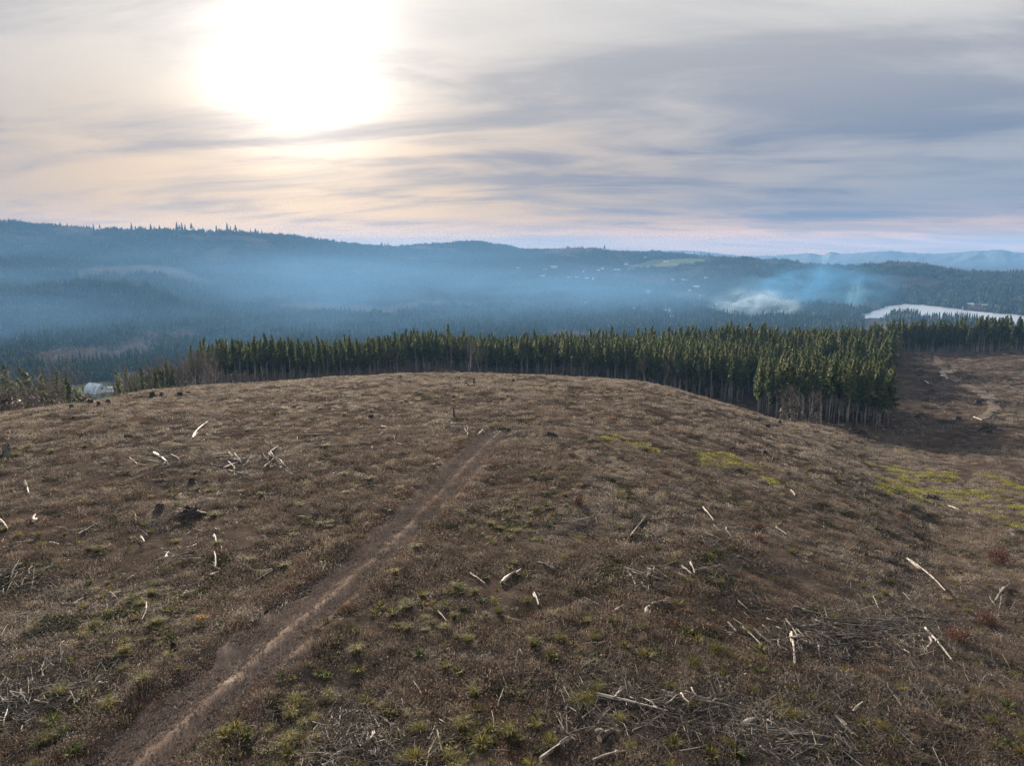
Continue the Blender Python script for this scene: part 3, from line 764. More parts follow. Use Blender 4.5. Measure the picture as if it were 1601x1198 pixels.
for q in front:
    lab = stand_group(q[3])
    label, grp = lab[1], lab[2]
    label = OWN.get(q[:5], label)
    k = R.randrange(10)
    sc = R.uniform(.75, .93)*(1+.10*float(fbm(q[1]/14, q[2]/14, 2)))*(1.0 if q[3] > 1180 else 1.0)
    tree_at('conifer_tree', CON[k], q[1], q[2], sc, label, 'tree', grp, tilt=(R.uniform(-.02, .02), R.uniform(-.02, .02)))
joined = []
for tr_, cr_ in CON:                                    # trunk and crown in one mesh for the mass behind
    me = bpy.data.meshes.new('stand_conifer')
    v1 = [tuple(v.co) for v in tr_.vertices]; f1 = [tuple(p_.vertices) for p_ in tr_.polygons]
    v2 = [tuple(v.co) for v in cr_.vertices]; f2 = [tuple(i+len(v1) for i in p_.vertices) for p_ in cr_.polygons]
    me.from_pydata(v1+v2, [], f1+f2); me.materials.append(M['bark']); me.materials.append(M['needle'])
    me.polygons.foreach_set('material_index', [0]*len(f1)+[1]*len(f2)); me.update(); joined.append(me)
def place(arr, hz=0.0):
    a = np.array(arr, float); return np.stack([a[:, 0], a[:, 1], H(a[:, 0], a[:, 1])+hz], -1)
P3 = place([(q[1], q[2]) for q in rest]); n = len(P3)
o = gn_scatter('conifer_stand', P3, joined, rng.integers(0, 10, n), np.stack([np.zeros(n), np.zeros(n), rng.random(n)*6.28], -1), (.74+.18*rng.random(n))*(1+.12*fbm(P3[:, 0]/14, P3[:, 1]/14, 2)))
tag(o, 'dense mass of plantation conifers behind the front row across the middle', 'forest', kind='stuff')

# ---- tree line beyond the right-hand slope
edge = []
for k in range(900):
    u = R.uniform(1255, 1760); r0 = 436 + 10*float(fbm(u/40, 2.0, 2)); r = r0 + 60*R.random()**1.6
    if u < 1400: r0 = np.interp(u, [1255, 1330, 1400], [400, 415, 436]); r = r0 + 60*R.random()**1.5
    x, y = polar(u, r); edge.append((x, y))
P3 = place(edge); n = len(P3)
o = gn_scatter('distant_tree_line', P3, joined + [BARE[0][1], BARE[2][1], ALDER[0][1]], np.where(rng.random(n) < .80, rng.integers(0, 10, n), rng.integers(10, 13, n)),
               np.stack([np.zeros(n), np.zeros(n), rng.random(n)*6.28], -1), .66+.30*rng.random(n))
tag(o, 'dark tree line along the back of the right-hand clear slope', 'forest', kind='stuff')

# ---- single broadleaf trees and open-grown conifers, each where it stands
def at(u, v, rmin=0): return un(u, v, rmin)
def by_range(u, r): x, y = polar(u, r); return x, y
def top_scale(u, r, vtop, h0):
    """scale that brings the top of a tree of height h0 at this bearing and range to a given picture row"""
    x, y = polar(u, r); return max(.1, (ZC + r*tan_uv(u, vtop) - float(H(x, y)))/h0)
for (u, r, vt, parts, h0, lab, tl) in [
    (612, 284, 543, ALDER[0], 15.5, 'leaning bare pale-trunked tree left of the gap in front of the conifers', (0, .16)),
    (622, 285, 540, ALDER[1], 15.5, 'upright thin bare tree beside the leaning one left of the gap', (0, 0)),
    (733, 300, 533, BARE_BIG, 17, 'large spreading leafless tree with several pale trunks right of the gap', (0, 0)),
    (752, 297, 541, BARE[1], 15, 'smaller leafless tree against the dark conifers right of the many-stemmed one', (0, 0)),
    (1010, 262, 552, BARE[0], 15, 'left of two rounded leafless trees at the edge of the dark stand', (0, 0)),
    (1038, 254, 554, BARE[3], 15, 'right of two rounded leafless trees at the edge of the dark stand', (0, 0)),
    (1266, 385, 529, BARE_BIG, 17, 'big leafless maple with a rounded crown above the corner block', (0, 0)),
    (1222, 206, 602, BARE[2], 15, 'leafless grey shrub tree at the left foot of the corner block', (0, 0)),
    (1250, 200, 600, BARE[4], 15, 'bushy leafless tree under the corner conifers, second from their left', (0, 0)),
    (1268, 198, 606, BARE[1], 15, 'leafless twiggy tree in front of the corner block, just left of its middle', (0, 0)),
    (1290, 197, 614, BARE[0], 15, 'short leafless brushy tree at the middle foot of the corner block', (0, 0)),
    (1316, 196, 630, BARE[3], 15, 'low leafless brush tree near the root mass at the corner block', (0, 0)),
]:
    x, y = by_range(u, r); tree_at('bare_tree', parts, x, y, top_scale(u, r, vt, h0), lab, 'tree', tilt=tl)
for (u, r, vt, k, nm, lab) in [
    (1330, 196, 655, 1, 'young_conifer', 'tiny pale green conifer sapling beside the upturned roots'),
    (1238, 330, 519, 0, 'conifer_tree', 'broad dark conifer rising above the stand, left of the big leafless maple'),
    (1184, 352, 526, 2, 'conifer_tree', 'broad dark conifer behind the dark stand, leftmost of those rising above it'),
    (1152, 362, 529, 1, 'conifer_tree', 'dark pointed conifer above the back edge of the dark stand')]:
    x, y = by_range(u, r); tree_at(nm, CON_FULL[k], x, y, top_scale(u, r, vt, 18), lab, 'tree')
# row of alders at the left end of the stand
for i, u in enumerate([262, 268, 273, 278, 283, 287, 291, 295, 299, 303, 307, 311, 315, 319, 323, 327, 331, 336, 341]):
    r = R.uniform(262, 285); x, y = by_range(u, r)
    tree_at('bare_tree', ALDER[i % 3] if i % 2 else BARE[i % 5], x, y, top_scale(u, r, 562-.2*(u-276)+R.uniform(-4, 6), 15), 'thin leafless alder in the row at the left end of the conifer stand', 'tree', 'alders at the left end of the stand', tilt=(0, R.uniform(-.1, .1)))
for (u, r, vt, lab) in [
    (262, 262, 559, 'tall dark conifer standing left of the leafless alders'),
    (246, 252, 575, 'dark conifer just left of the tall one by the alders'),
    (233, 262, 570, 'dense dark conifer between the barn and the alders'),
    (203, 240, 590, 'dark conifer right of the barn, near the brow'),
    (184, 215, 589, 'dark conifer close to the right side of the barn'),
    (217, 215, 601, 'small dark conifer on the brow right of the barn'),
    (105, 172, 585, 'lone pointed conifer on the brow left of the barn'),
    (70, 168, 616, 'small conifer left of the lone pointed one on the brow'),
    (126, 176, 621, 'low dark conifer between the lone conifer and the barn'),
    (38, 300, 572, 'dark conifer rising among leafless trees at the far left'),
    (10, 330, 568, 'tall dark conifer at the left picture edge below the hazy hill'),
]:
    x, y = by_range(u, r); tree_at('conifer_tree', CON_FULL[R.randrange(3)], x, y, top_scale(u, r, vt, 18), lab, 'tree')
for (u, r, vt, parts, lab) in [
    (160, 182, 607, BARE[0], 'leafless tan tree right in front of the barn gable'),
    (20, 158, 626, BARE[2], 'leafless grey bush tree on the brow at the far left'),
    (48, 162, 620, BARE[3], 'leafless pale tree on the brow, second from the left edge'),
    (88, 168, 614, BARE[1], 'leafless twiggy tree just left of the lone pointed conifer'),
    (5, 170, 620, BARE[4], 'leafless tree cut by the left picture edge on the brow'),
]:
    x, y = by_range(u, r); tree_at('bare_tree', parts, x, y, top_scale(u, r, vt, 15), lab, 'tree')
for (u, r, vt, k, lab) in [(35, 155, 631, 2, 'dark leafy thicket on the brow at the far left'), (60, 160, 630, 0, 'tan twiggy thicket on the brow left of the lone conifer'),
                       (118, 168, 624, 2, 'dark leafy thicket on the brow below the barn roof'), (140, 172, 622, 1, 'tan twiggy thicket on the brow before the barn'),
                       (186, 190, 616, 1, 'tan twiggy thicket on the brow right of the barn'), (1238, 200, 630, 0, 'tan thicket at the left foot of the corner block'), (1278, 196, 645, 1, 'tan thicket at the middle foot of the corner block'), (664, 288, 576, 0, 'pale thicket at the left side of the gap')]:
    x, y = by_range(u, r); tree_at('shrub', BUSH[k], x, y, top_scale(u, r, vt, 4.0), lab, 'shrub')

BROW = ['dark', 'tan']
for i in range(22):
    u = -15 + i*9.6 + R.uniform(-4, 4)
    if 138 < u < 172: continue
    r = R.uniform(150, 190); vt = np.interp(u, [-15, 60, 120, 200], [622, 625, 616, 604]) + R.uniform(-12, 8); k = R.randrange(3)
    x, y = by_range(u, r)
    if R.random() < .45: tree_at('bare_tree', BARE[R.randrange(5)], x, y, top_scale(u, r, vt-6, 14), 'leafless tree in the thicket along the left brow', 'tree', 'leafless trees along the left brow')
    else: tree_at('shrub', BUSH[k], x, y, top_scale(u, r, vt, 4.0), '%s bushy growth in the thicket along the left brow' % ('dark leafy' if k == 2 else 'tan twiggy'), 'shrub', '%s bushes along the left brow' % ('dark' if k == 2 else 'tan'))

LB = [(-8, 172, 606, 0), (8, 185, 598, 1), (22, 178, 604, 2), (33, 200, 592, 1), (45, 182, 608, 0), (54, 190, 600, 2), (66, 185, 604, 1), (80, 195, 597, 0), (95, 188, 606, 2), (118, 190, 608, 1), (178, 200, 600, 1), (192, 215, 594, 2), (198, 205, 602, 0), (210, 225, 590, 1), (222, 230, 586, 1), (228, 240, 592, 2), (240, 250, 580, 0), (252, 255, 572, 1), (270, 262, 572, 1)]
for i, (u, r, vt, k) in enumerate(LB):
    x, y = by_range(u, r); od = (['first ']+ORD[1:]+['%dth ' % j for j in range(16, 30)])[i]
    if k == 1: tree_at('conifer_tree', CON_FULL[i % 3], x, y, top_scale(u, r, vt, 18), 'dark conifer, %stree from the left in the belt behind the left brow' % od, 'tree', 'trees behind the left brow')
    else: tree_at('bare_tree', (BARE[i % 5] if k else BARE_BIG), x, y, top_scale(u, r, vt, 15), 'leafless tree, %sfrom the left in the belt behind the left brow' % od, 'tree', 'trees behind the left brow')

FB = sorted((R.uniform(-12, 262), R.uniform(215, 320)) for _ in range(26))
FB = [q for q in FB if not 126 < q[0] < 182]
for i, (u, r) in enumerate(FB):
    x, y = by_range(u, r); od = (['first ']+ORD[1:]+['%dth ' % j for j in range(16, 30)])[i]; vt = R.uniform(574, 598) - (0 if u < 190 else 10)
    if i % 2: tree_at('conifer_tree', CON_FULL[i % 3], x, y, top_scale(u, r, vt, 18), 'dark conifer, %stree from the left in the farther belt behind the left brow' % od, 'tree', 'farther trees behind the left brow')
    else: tree_at('bare_tree', (BARE[i % 5] if i % 3 else BARE_BIG), x, y, top_scale(u, r, vt+4, 15), 'leafless tree, %sfrom the left in the farther belt behind the left brow' % od, 'tree', 'farther trees behind the left brow')

# ---- lone tall trees left standing on the left skyline
SKY = [(94, 349, 9), (105, 351, 8), (146, 355, 9), (156, 356, 8), (166, 357, 6), (206, 358, 12), (212, 359, 8), (236, 361, 12), (228, 360, 7), (250, 363, 10), (258, 363, 8), (277, 362, 15), (281, 363, 11), (285, 363, 14), (290, 364, 12), (300, 365, 14), (304, 366, 9), (311, 366, 8), (318, 366, 9), (326, 367, 7), (339, 368, 13), (343, 368, 8), (356, 368, 16), (361, 369, 12), (369, 369, 14), (375, 370, 9), (392, 370, 10), (400, 370, 11), (404, 371, 8), (410, 371, 10), (597, 388, 9), (602, 388, 8), (607, 388, 9), (945, 390, 10), (1085, 400, 9), (1095, 401, 9), (1108, 402, 9)]
def far_conifer(b, r, seed):
    global R
    R = random.Random(seed); tr = MB(); tr.tube([(0, 0, -1), (0, 0, 10), (0, 0, 19)], [.3, .22, .05], 5); cr = MB()
    for k in range(3):
        for l in range(7):
            f = l/7; zb = 20*(b+(1-b)*f); rr = r*(1-f)*U(.7, 1.25)+.3; a0 = U(0, 6.28)
            for s in range(5):
                a = a0+s*1.2566; c = a+1.2*U(.7, 1.2); cr.tri((math.cos(a)*rr, math.sin(a)*rr, zb+U(-.6, .3)), (math.cos(c)*rr*U(.7, 1.1), math.sin(c)*rr*U(.7, 1.1), zb+U(-.6, .3)), (0, 0, min(20, zb+4.2)))
    return tr.mesh('far_trunk', M['bark'], True), cr.mesh('far_crown', M['needle_far'])
far_tree = far_conifer(.15, 3.3, 300); far_tall = far_conifer(.5, 2.7, 301)
run_tab = None
for i, (u, v, hp) in enumerate(SKY):
    az = math.atan2(pix_dir(u, v)[0], pix_dir(u, v)[1]); rs = np.linspace(2400, 4400, 400)
    zz = H(rs*math.sin(az), rs*math.cos(az)); k = int(np.argmax((zz-ZC)/rs)); r = rs[k]
    x, y = r*math.sin(az), r*math.cos(az)
    if u < 420: lab, grp = '%slone conifer on the left skyline ridge, counting from the left' % (['first ']+ORD[1:]+['%dth ' % k for k in range(16, 40)])[sorted(SKY).index((u, v, hp))], 'conifers on the left skyline'
    elif u < 700: lab, grp = 'small conifer in the cluster on the skyline left of the rounded summit', 'conifers left of the rounded summit'
    elif u < 1000: lab, grp = 'single tall spike of a tree on the ridge right of the rounded summit', None
    else: lab, grp = 'small tree on the ridge crest behind the green pasture', 'trees behind the pasture'
    tree_at('conifer_tree', far_tree if i % 3 else far_tall, x, y, (hp+1.5)*r/FPX/20.0, lab, 'tree', grp, stretch=1.0, zoff=-2)

# ------------------------------------------------------------------ distant forest
def simple_conifer(mb, x, y, h, r, z0=0.0):
    a0 = U(0, 6.283); nl = 5
    for l in range(nl):
        f = l/nl; zb = z0 + h*(.12+.80*f); zt = z0 + h*(.12+.80*f)+h*.30; rr = r*(1-f)*U(.8, 1.15)+.25
        ns = 6
        for s in range(ns):
            a = a0 + s*6.283/ns + l*.7; b = a + 6.283/ns*U(.75, 1.2); ra = rr*U(.7, 1.2); rb = rr*U(.7, 1.2)
            mb.tri((x+math.cos(a)*ra, y+math.sin(a)*ra, zb+U(-.05, .03)*h), (x+math.cos(b)*rb, y+math.sin(b)*rb, zb+U(-.05, .03)*h), (x, y, min(zt, z0+h)))
    mb.tri((x-.3, y, z0-5), (x+.3, y, z0-5), (x, y, z0+h*.3)); mb.tri((x, y-.3, z0-5), (x, y+.3, z0-5), (x, y, z0+h*.3))
def simple_bare(mb, x, y, h, r, n=46):
    mb.tri((x-.3, y, -5), (x+.3, y, -5), (x, y, h*.7)); mb.tri((x, y-.3, -5), (x, y+.3, -5), (x, y, h*.7))
    for k in range(n):
        a = U(0, 6.283); ph = U(0, 1); rr = r*math.sqrt(max(0, 1-(2*ph-1)**2*.8))*U(.5, 1.05)
        q = Vector((x+math.cos(a)*rr, y+math.sin(a)*rr, h*(.28+.72*ph)))
        mb.tri(q, q+rv(.24*r+.35), q+rv(.24*r+.35))
R = random.Random(77)
mid_con = []
for i in range(5):
    mb = MB(); simple_conifer(mb, 0, 0, 20*U(.9, 1.1), 3.1*U(.85, 1.2)); simple_conifer(mb, 0, 0, 19, 2.6)
    mid_con.append(mb.mesh('mid_conifer', M['needle_far']))
mid_bare = []
for i in range(4):
    mb = MB(); simple_bare(mb, 0, 0, 13*U(.85, 1.15), 4.0*U(.85, 1.2), 120); mid_bare.append(mb.mesh('mid_bare', M['twig_far']))
patch = []
for i in range(9):
    mb = MB(); mt = M['needle_far'] if i < 6 else M['twig_far']
    for gx in range(3):
        for gy in range(3):
            x = (gx-1)*7.2+U(-3, 3); y = (gy-1)*7.2+U(-3, 3)
            if i < 6: simple_conifer(mb, x, y, U(15, 25)*(1.0 if i < 3 else .8), U(2.6, 4.2))
            else: simple_bare(mb, x, y, U(9, 14), U(3.2, 4.8), 26)
    patch.append(mb.mesh('forest_patch', mt))

# lines of sight: what no ray reaches is not planted
VR = np.exp(np.linspace(math.log(12), math.log(9000), 700)); VA = np.linspace(-0.80, 0.80, 520)
aa, rr_ = np.meshgrid(VA, VR, indexing='ij')
TT = (H(rr_*np.sin(aa), rr_*np.cos(aa))-ZC)/rr_
RUN = np.maximum.accumulate(TT, axis=1)
def seen(x, y, z):
    a = np.arctan2(x, y); r = np.hypot(x, y)
    i = np.clip(((a-VA[0])/(VA[-1]-VA[0])*(len(VA)-1)).round().astype(int), 0, len(VA)-1)
    j = np.clip(((np.log(r)-math.log(12))/(math.log(9000)-math.log(12))*(len(VR)-1)).astype(int)-3, 0, len(VR)-1)
    return (z-ZC)/r >= RUN[i, j]-0.004
def pix_of(x, y, z):
    z = z-ZC; f = y*math.cos(PITCH)-z*math.sin(PITCH); upv = y*math.sin(PITCH)+z*math.cos(PITCH)
    return CX+FPX*x/f, CY-FPX*upv/f
# clear-felled slopes and open ground among the far woods, as outlines on the hillside
OPEN = [[(95, 428), (160, 417), (260, 413), (330, 440), (350, 452), (300, 447), (230, 432), (150, 436)],
        [(430, 478), (480, 472), (560, 476), (620, 482), (620, 494), (500, 494), (420, 490)],
        [(0, 368), (80, 372), (60, 380), (0, 378)], [(250, 366), (330, 370), (420, 372), (420, 378), (300, 376)],
        [(1330, 474), (1375, 473), (1372, 482), (1335, 486)]]
OPENP = [np.array([un0(u, v, 1200)[:2] for u, v in pl]) for pl in OPEN]
HOUSES = [  # u, v, width px, wall, roof, label
 (866, 419, 14, 'white_wall', 'white_roof', 'wide white-roofed building on the far slope below the ridge'),
 (852, 422, 5, 'white_wall', 'grey_roof', 'small pale house left of the wide white-roofed building'),
 (811, 420, 7, 'tan_wall', 'grey_roof', 'pale house highest on the far slope at its left end'),
 (848, 433, 8, 'tan_wall', 'white_roof', 'pale house above the smoky valley, lowest left of the slope'),
 (890, 435, 7, 'white_wall', 'grey_roof', 'white house in the upper row, leftmost of four'),
 (902, 435, 6, 'tan_wall', 'white_roof', 'white-roofed house in the upper row, second of four'),
 (917, 436, 7, 'white_wall', 'white_roof', 'white house in the upper row, third of four'),
 (929, 437, 7, 'white_wall', 'grey_roof', 'white house in the upper row, rightmost of four'),
 (912, 426, 4, 'white_wall', 'white_roof', 'tiny white house above the upper row of four'),
 (936, 424, 5, 'white_wall', 'white_roof', 'tall small white house right of the upper row, under the ridge'),
 (942, 421, 4, 'white_wall', 'white_roof', 'tiny white house under the ridge left of the long sheds'),
 (965, 423, 22, 'tan_wall', 'white_roof', 'long low pale shed below the green pasture, left one'),
 (984, 423, 16, 'tan_wall', 'grey_roof', 'long low grey shed below the green pasture, right one'),
 (979, 414, 5, 'white_wall', 'white_roof', 'white house at the left corner of the green pasture'),
 (1010, 404, 7, 'white_wall', 'white_roof', 'white building at the top left of the green pasture'),
 (1042, 410, 9, 'white_wall', 'white_roof', 'left farm building in the middle of the green pasture'),
 (1053, 409, 7, 'brown_wall', 'grey_roof', 'right farm building in the middle of the green pasture'),
 (1067, 439, 7, 'white_wall', 'grey_roof', 'left of three white houses below the pasture woods'),
 (1074, 439, 6, 'white_wall', 'white_roof', 'middle of three white houses below the pasture woods'),
 (1052, 439, 5, 'white_wall', 'white_roof', 'small house left of the three below the pasture woods'),
 (1104, 436, 6, 'white_wall', 'white_roof', 'pale house right of the three below the pasture woods'),
 (1088, 450, 11, 'tan_wall', 'white_roof', 'long pale house halfway down the village slope'),
 (1078, 456, 5, 'tan_wall', 'white_roof', 'small house just below the long pale house'),
 (1095, 464, 4, 'white_wall', 'white_roof', 'small white house on the right of the village slope'),
 (1130, 459, 5, 'tan_wall', 'white_roof', 'small house left of the smoke on the village slope'),
 (1015, 457, 10, 'tan_wall', 'grey_roof', 'long grey house in the middle of the village slope'),
 (1012, 466, 4, 'white_wall', 'white_roof', 'tiny white house below the long grey house'),
 (1000, 473, 6, 'white_wall', 'white_roof', 'bright white house low on the village slope'),
 (894, 472, 10, 'white_wall', 'white_roof', 'bright white-roofed house low in the smoke, left one'),
 (916, 476, 10, 'tan_wall', 'white_roof', 'pale house low in the smoke, right of the bright one'),
 (990, 485, 6, 'white_wall', 'white_roof', 'white house in the haze above the dark conifers'),
 (1004, 487, 6, 'tan_wall', 'white_roof', 'pale house in the haze just right of the white one'),
 (1042, 488, 11, 'tan_wall', 'grey_roof', 'long grey house in the haze on the valley floor'),
 (1050, 497, 6, 'white_wall', 'white_roof', 'white house lowest in the haze above the tree tops'),
 (1115, 484, 8, 'white_wall', 'white_roof', 'tall white house left of the white smoke'),
 (1120, 478, 5, 'white_wall', 'white_roof', 'small white house above the tall one by the smoke'),
 (1148, 492, 7, 'tan_wall', 'white_roof', 'pale-roofed house just under the white smoke'),
 (1185, 498, 8, 'tan_wall', 'white_roof', 'house half hidden under the white smoke'),
 (1253, 489, 12, 'brown_wall', 'grey_roof', 'large brown house right of the white smoke'),
 (1268, 492, 9, 'brown_wall', 'white_roof', 'pale-roofed house right of the large brown one'),
 (1517, 478, 9, 'white_wall', 'white_roof', 'white lakeside house on the far shore, leftmost of three'),
 (1530, 479, 8, 'brown_wall', 'dark_roof', 'brown lakeside house on the far shore, middle of three'),
 (1540, 480, 7, 'tan_wall', 'grey_roof', 'pale lakeside house on the far shore, rightmost of three'),
]
HP = []
for hs in HOUSES:
    q = un(hs[0], hs[1], 1250); HP.append(q)
HPX = np.array(HP)

def ok_forest(x, y):
    z = H(x, y); r = np.hypot(x, y); u = u_of(x, y)
    k = (y > 0) & (r > 300)
    k &= ~(((u > 330) & (u < 1400)) & (r < back_r(u)+6))
    k &= ~((u <= 330) & (r < 300 + 25*fbm(x/30, y/30, 2)))
    k &= ~((u >= 1395) & (r < 500))
    k &= ~((u > 1335) & (r > 1180) & (r < 1900))
    k &= ~((u > 124) & (u < 186) & (r < 800))
    for pl in PASTURES: k &= ~inside(pl, x, y)
    for pl in OPENP: k &= ~inside(pl, x, y)
    k &= ~inside(LAKE_POLY, x, y) & ~inside(POND, x, y)
    for (hx, hy, _z) in HPX[:, :3]:                    # a clearing round each house, open towards the slope below it
        rr0 = math.hypot(hx, hy); al = (x*hx+y*hy)/rr0 - rr0; ac = np.abs(x*hy-y*hx)/rr0
        k &= ~((al < 14) & (al > -70) & (ac < 15))
    return k & seen(x, y, z+22)
# middle distance: single tree shapes
n = 42000
az = rng.uniform(-.78, .78, n); r = np.sqrt(rng.uniform(300**2, 950**2, n)); x, y = r*np.sin(az), r*np.cos(az)
dens = fbm(x/60, y/60, 3); broad = fbm(x/75+40, y/75, 3)
uu = u_of(x, y)
k = ok_forest(x, y) & (rng.random(n) < np.where(uu < 420, .52, .8)) & (dens > -.42)
x, y, r, broad, uu = x[k], y[k], r[k], broad[k], uu[k]; n = len(x)
isb = broad + np.where(uu < 420, .26, np.where(uu > 1250, .05, -.22)) > 0.12
P3 = place(np.stack([x, y], -1)); ro = np.stack([np.zeros(n), np.zeros(n), rng.random(n)*6.28], -1)
sc = (.62 + .5*rng.random(n))*np.where(isb, .9, 1.0)*np.where((uu > 640) & (uu < 1220) & ~isb, 1.05, 0.92)
nc = (~isb).sum()
o = gn_scatter('valley_conifers', P3[~isb], mid_con + joined, np.where(r[~isb] < 620, rng.integers(5, 15, nc), rng.integers(0, 5, nc)), ro[~isb], sc[~isb])
tag(o, 'hazy conifer wood filling the valley beyond the stand', 'forest', kind='stuff')
o = gn_scatter('valley_broadleaf_wood', P3[isb], mid_bare, rng.integers(0, 4, isb.sum()), ro[isb], sc[isb])
tag(o, 'greyish leafless woodland mixed through the hazy valley', 'forest', kind='stuff')
# far slopes: clumps of trees
n = 62000
az = rng.uniform(-.78, .78, n); r = np.sqrt(rng.uniform(900**2, 4800**2, n)); x, y = r*np.sin(az), r*np.cos(az)
k = ok_forest(x, y) & (rng.random(n) < np.clip(1.35-r/6500, .4, 1))
x, y, r = x[k], y[k], r[k]; n = len(x); uu = u_of(x, y); zz = H(x, y)-ZC
village = np.clip(1-np.abs(uu-1040)/230, 0, 1)*np.clip((zz+150)/20, 0, 1)*np.clip((-40-zz)/30, 0, 1)
isb = fbm(x/260+3, y/260, 4) + .35*village + np.where((uu > 1500) & (zz < -125), .25, 0) > .34
keep = ~((fbm(x/120, y/120+8, 2) < -.30) & (zz > -120)) & (rng.random(n) < 1-.25*village)
P3 = place(np.stack([x, y], -1), -1.0); ro = np.stack([np.zeros(n), np.zeros(n), rng.random(n)*6.28], -1); sc = .75+.4*rng.random(n)
a = keep & ~isb; b = keep & isb
o = gn_scatter('hillside_forest', P3[a], patch[:6], rng.integers(0, 6, a.sum()), ro[a], sc[a])
tag(o, 'blue hazy conifer forest covering the far hills and ridge', 'forest', kind='stuff')
o = gn_scatter('hillside_broadleaf_wood', P3[b], patch[6:], rng.integers(0, 3, b.sum()), ro[b], sc[b])
tag(o, 'greyish leafless woods on the hazy village slope and hills', 'forest', kind='stuff')
print('far trees', a.sum(), b.sum())

# wooded spit before the lake, its tops just under the water line
n = 620; uu = rng.uniform(1340, 1640, n); rr0 = rng.uniform(1640, 1850, n)
vt = np.interp(uu, [1340, 1352, 1375, 1392, 1400, 1432, 1440, 1500, 1530, 1545, 1640], [498, 502, 496, 483, 480, 481, 487, 486, 489, 500, 501]) + rng.uniform(0, 9, n)
sp_ = []
for u, r, v in zip(uu, rr0, vt):
    x, y = polar(u, r, 490); z = float(H(x, y)); h = ZC + r*tan_uv(u, v) - z
    if h > 4: sp_.append((x, y, z, min(1.6, h/20)))
sp_ = np.array(sp_); n = len(sp_)
o = gn_scatter('lakeside_wood', sp_[:, :3], mid_con + mid_bare[:2], np.where(rng.random(n) < .85, rng.integers(0, 5, n), rng.integers(5, 7, n)), np.stack([np.zeros(n), np.zeros(n), rng.random(n)*6.28], -1), sp_[:, 3])
tag(o, 'dark wood on the spit in front of the lake', 'forest', kind='stuff')

# ------------------------------------------------------------------ buildings
def gable(mb, w, d, z0, rise, over):
    x0, x1, y0, y1 = -w/2-over, w/2+over, -d/2-over, d/2+over; th = .25
    mb.quad((x0, y0, z0), (x1, y0, z0), (x1, 0, z0+rise), (x0, 0, z0+rise)); mb.quad((x0, 0, z0+rise), (x1, 0, z0+rise), (x1, y1, z0), (x0, y1, z0))
    mb.quad((x0, 0, z0+rise-th), (x1, 0, z0+rise-th), (x1, y0, z0-th), (x0, y0, z0-th)); mb.quad((x0, y1, z0-th), (x1, y1, z0-th), (x1, 0, z0+rise-th), (x0, 0, z0+rise-th))
    for y, sgn in ((y0, 1), (y1, -1)): mb.quad((x0, y, z0-th), (x1, y, z0-th), (x1, y, z0), (x0, y, z0))
    for x in (x0, x1):
        mb.quad((x, y0, z0-th), (x, y0, z0), (x, 0, z0+rise), (x, 0, z0+rise-th)); mb.quad((x, 0, z0+rise-th), (x, 0, z0+rise), (x, y1, z0), (x, y1, z0-th))
def walls(mb, w, d, h, rise):
    mb.box(-w/2, w/2, -d/2, d/2, -3.0, h)
    for x in (-w/2, w/2): mb.tri((x, -d/2, h), (x, d/2, h), (x, 0, h+rise-.3))
for hs, q in zip(HOUSES, HP):
    r = math.hypot(q[0], q[1]); w = max(7.0, hs[2]*r/FPX*.9); dpt = min(w*.8, 10+U(-1, 2)); hgt = U(3.0, 5.2); rise = dpt*.28
    e = obj('house', None, loc=(q[0], q[1], q[2]), rot=(0, 0, -math.atan2(q[0], q[1])+U(-.35, .35)))
    tag(e, hs[5], 'house', 'houses of the hazy village')
    mb = MB(); walls(mb, w, dpt, hgt, rise); obj('wall', mb.mesh('house_wall', M[hs[3]]), e)
    mb = MB(); gable(mb, w, dpt, hgt+.05, rise, .5); obj('roof', mb.mesh('house_roof', M[hs[4]]), e)
    for kx in (-.28, .28):
        mb = MB(); mb.box(w*kx-.7, w*kx+.7, -dpt/2-.08, -dpt/2+.02, 1.0, 2.3); obj('window', mb.mesh('house_window', M['glass']), e)
    mb = MB(); mb.box(-.5, .5, -dpt/2-.08, -dpt/2+.02, 0, 2.1); obj('door', mb.mesh('house_door', M['brown_wall']), e)

# the barn with its rounded metal roof
r_b = 742.0; x, y = polar(151, r_b, 612)
zb = float(H(x, y)); zb_t = ZC + r_b*tan_uv(151, 621)
e = obj('barn', None, loc=(x, y, zb), rot=(0, 0, math.radians(63)))
tag(e, 'barn with rounded pale blue metal roof in the valley on the left', 'barn')
Wb, Lb, Hb = 12.0, 17.0, 4.0
mb = MB(); mb.box(-Wb/2, Wb/2, -Lb/2, Lb/2, -4, Hb); obj('wall', mb.mesh('barn_wall', M['tan_wall']), e)
prof = [(-Wb/2-.6, Hb-.4), (-Wb/2*.94, Hb+2.4), (-Wb/2*.75, Hb+4.6), (-Wb/2*.42, Hb+6.6), (0, Hb+8.0), (Wb/2*.42, Hb+6.6), (Wb/2*.75, Hb+4.6), (Wb/2*.94, Hb+2.4), (Wb/2+.6, Hb-.4)]
mb = MB()
for (x0, z0), (x1, z1) in zip(prof[:-1], prof[1:]):
    mb.quad((x0, -Lb/2-.8, z0), (x1, -Lb/2-.8, z1), (x1, Lb/2+.8, z1), (x0, Lb/2+.8, z0))
    mb.quad((x0, Lb/2+.8, z0-.2), (x1, Lb/2+.8, z1-.2), (x1, -Lb/2-.8, z1-.2), (x0, -Lb/2-.8, z0-.2))
    for yy in (-Lb/2-.8, Lb/2+.8): mb.quad((x0, yy, z0-.2), (x1, yy, z1-.2), (x1, yy, z1), (x0, yy, z0))
rf = obj('roof', mb.mesh('barn_roof', M['metal_roof']), e)
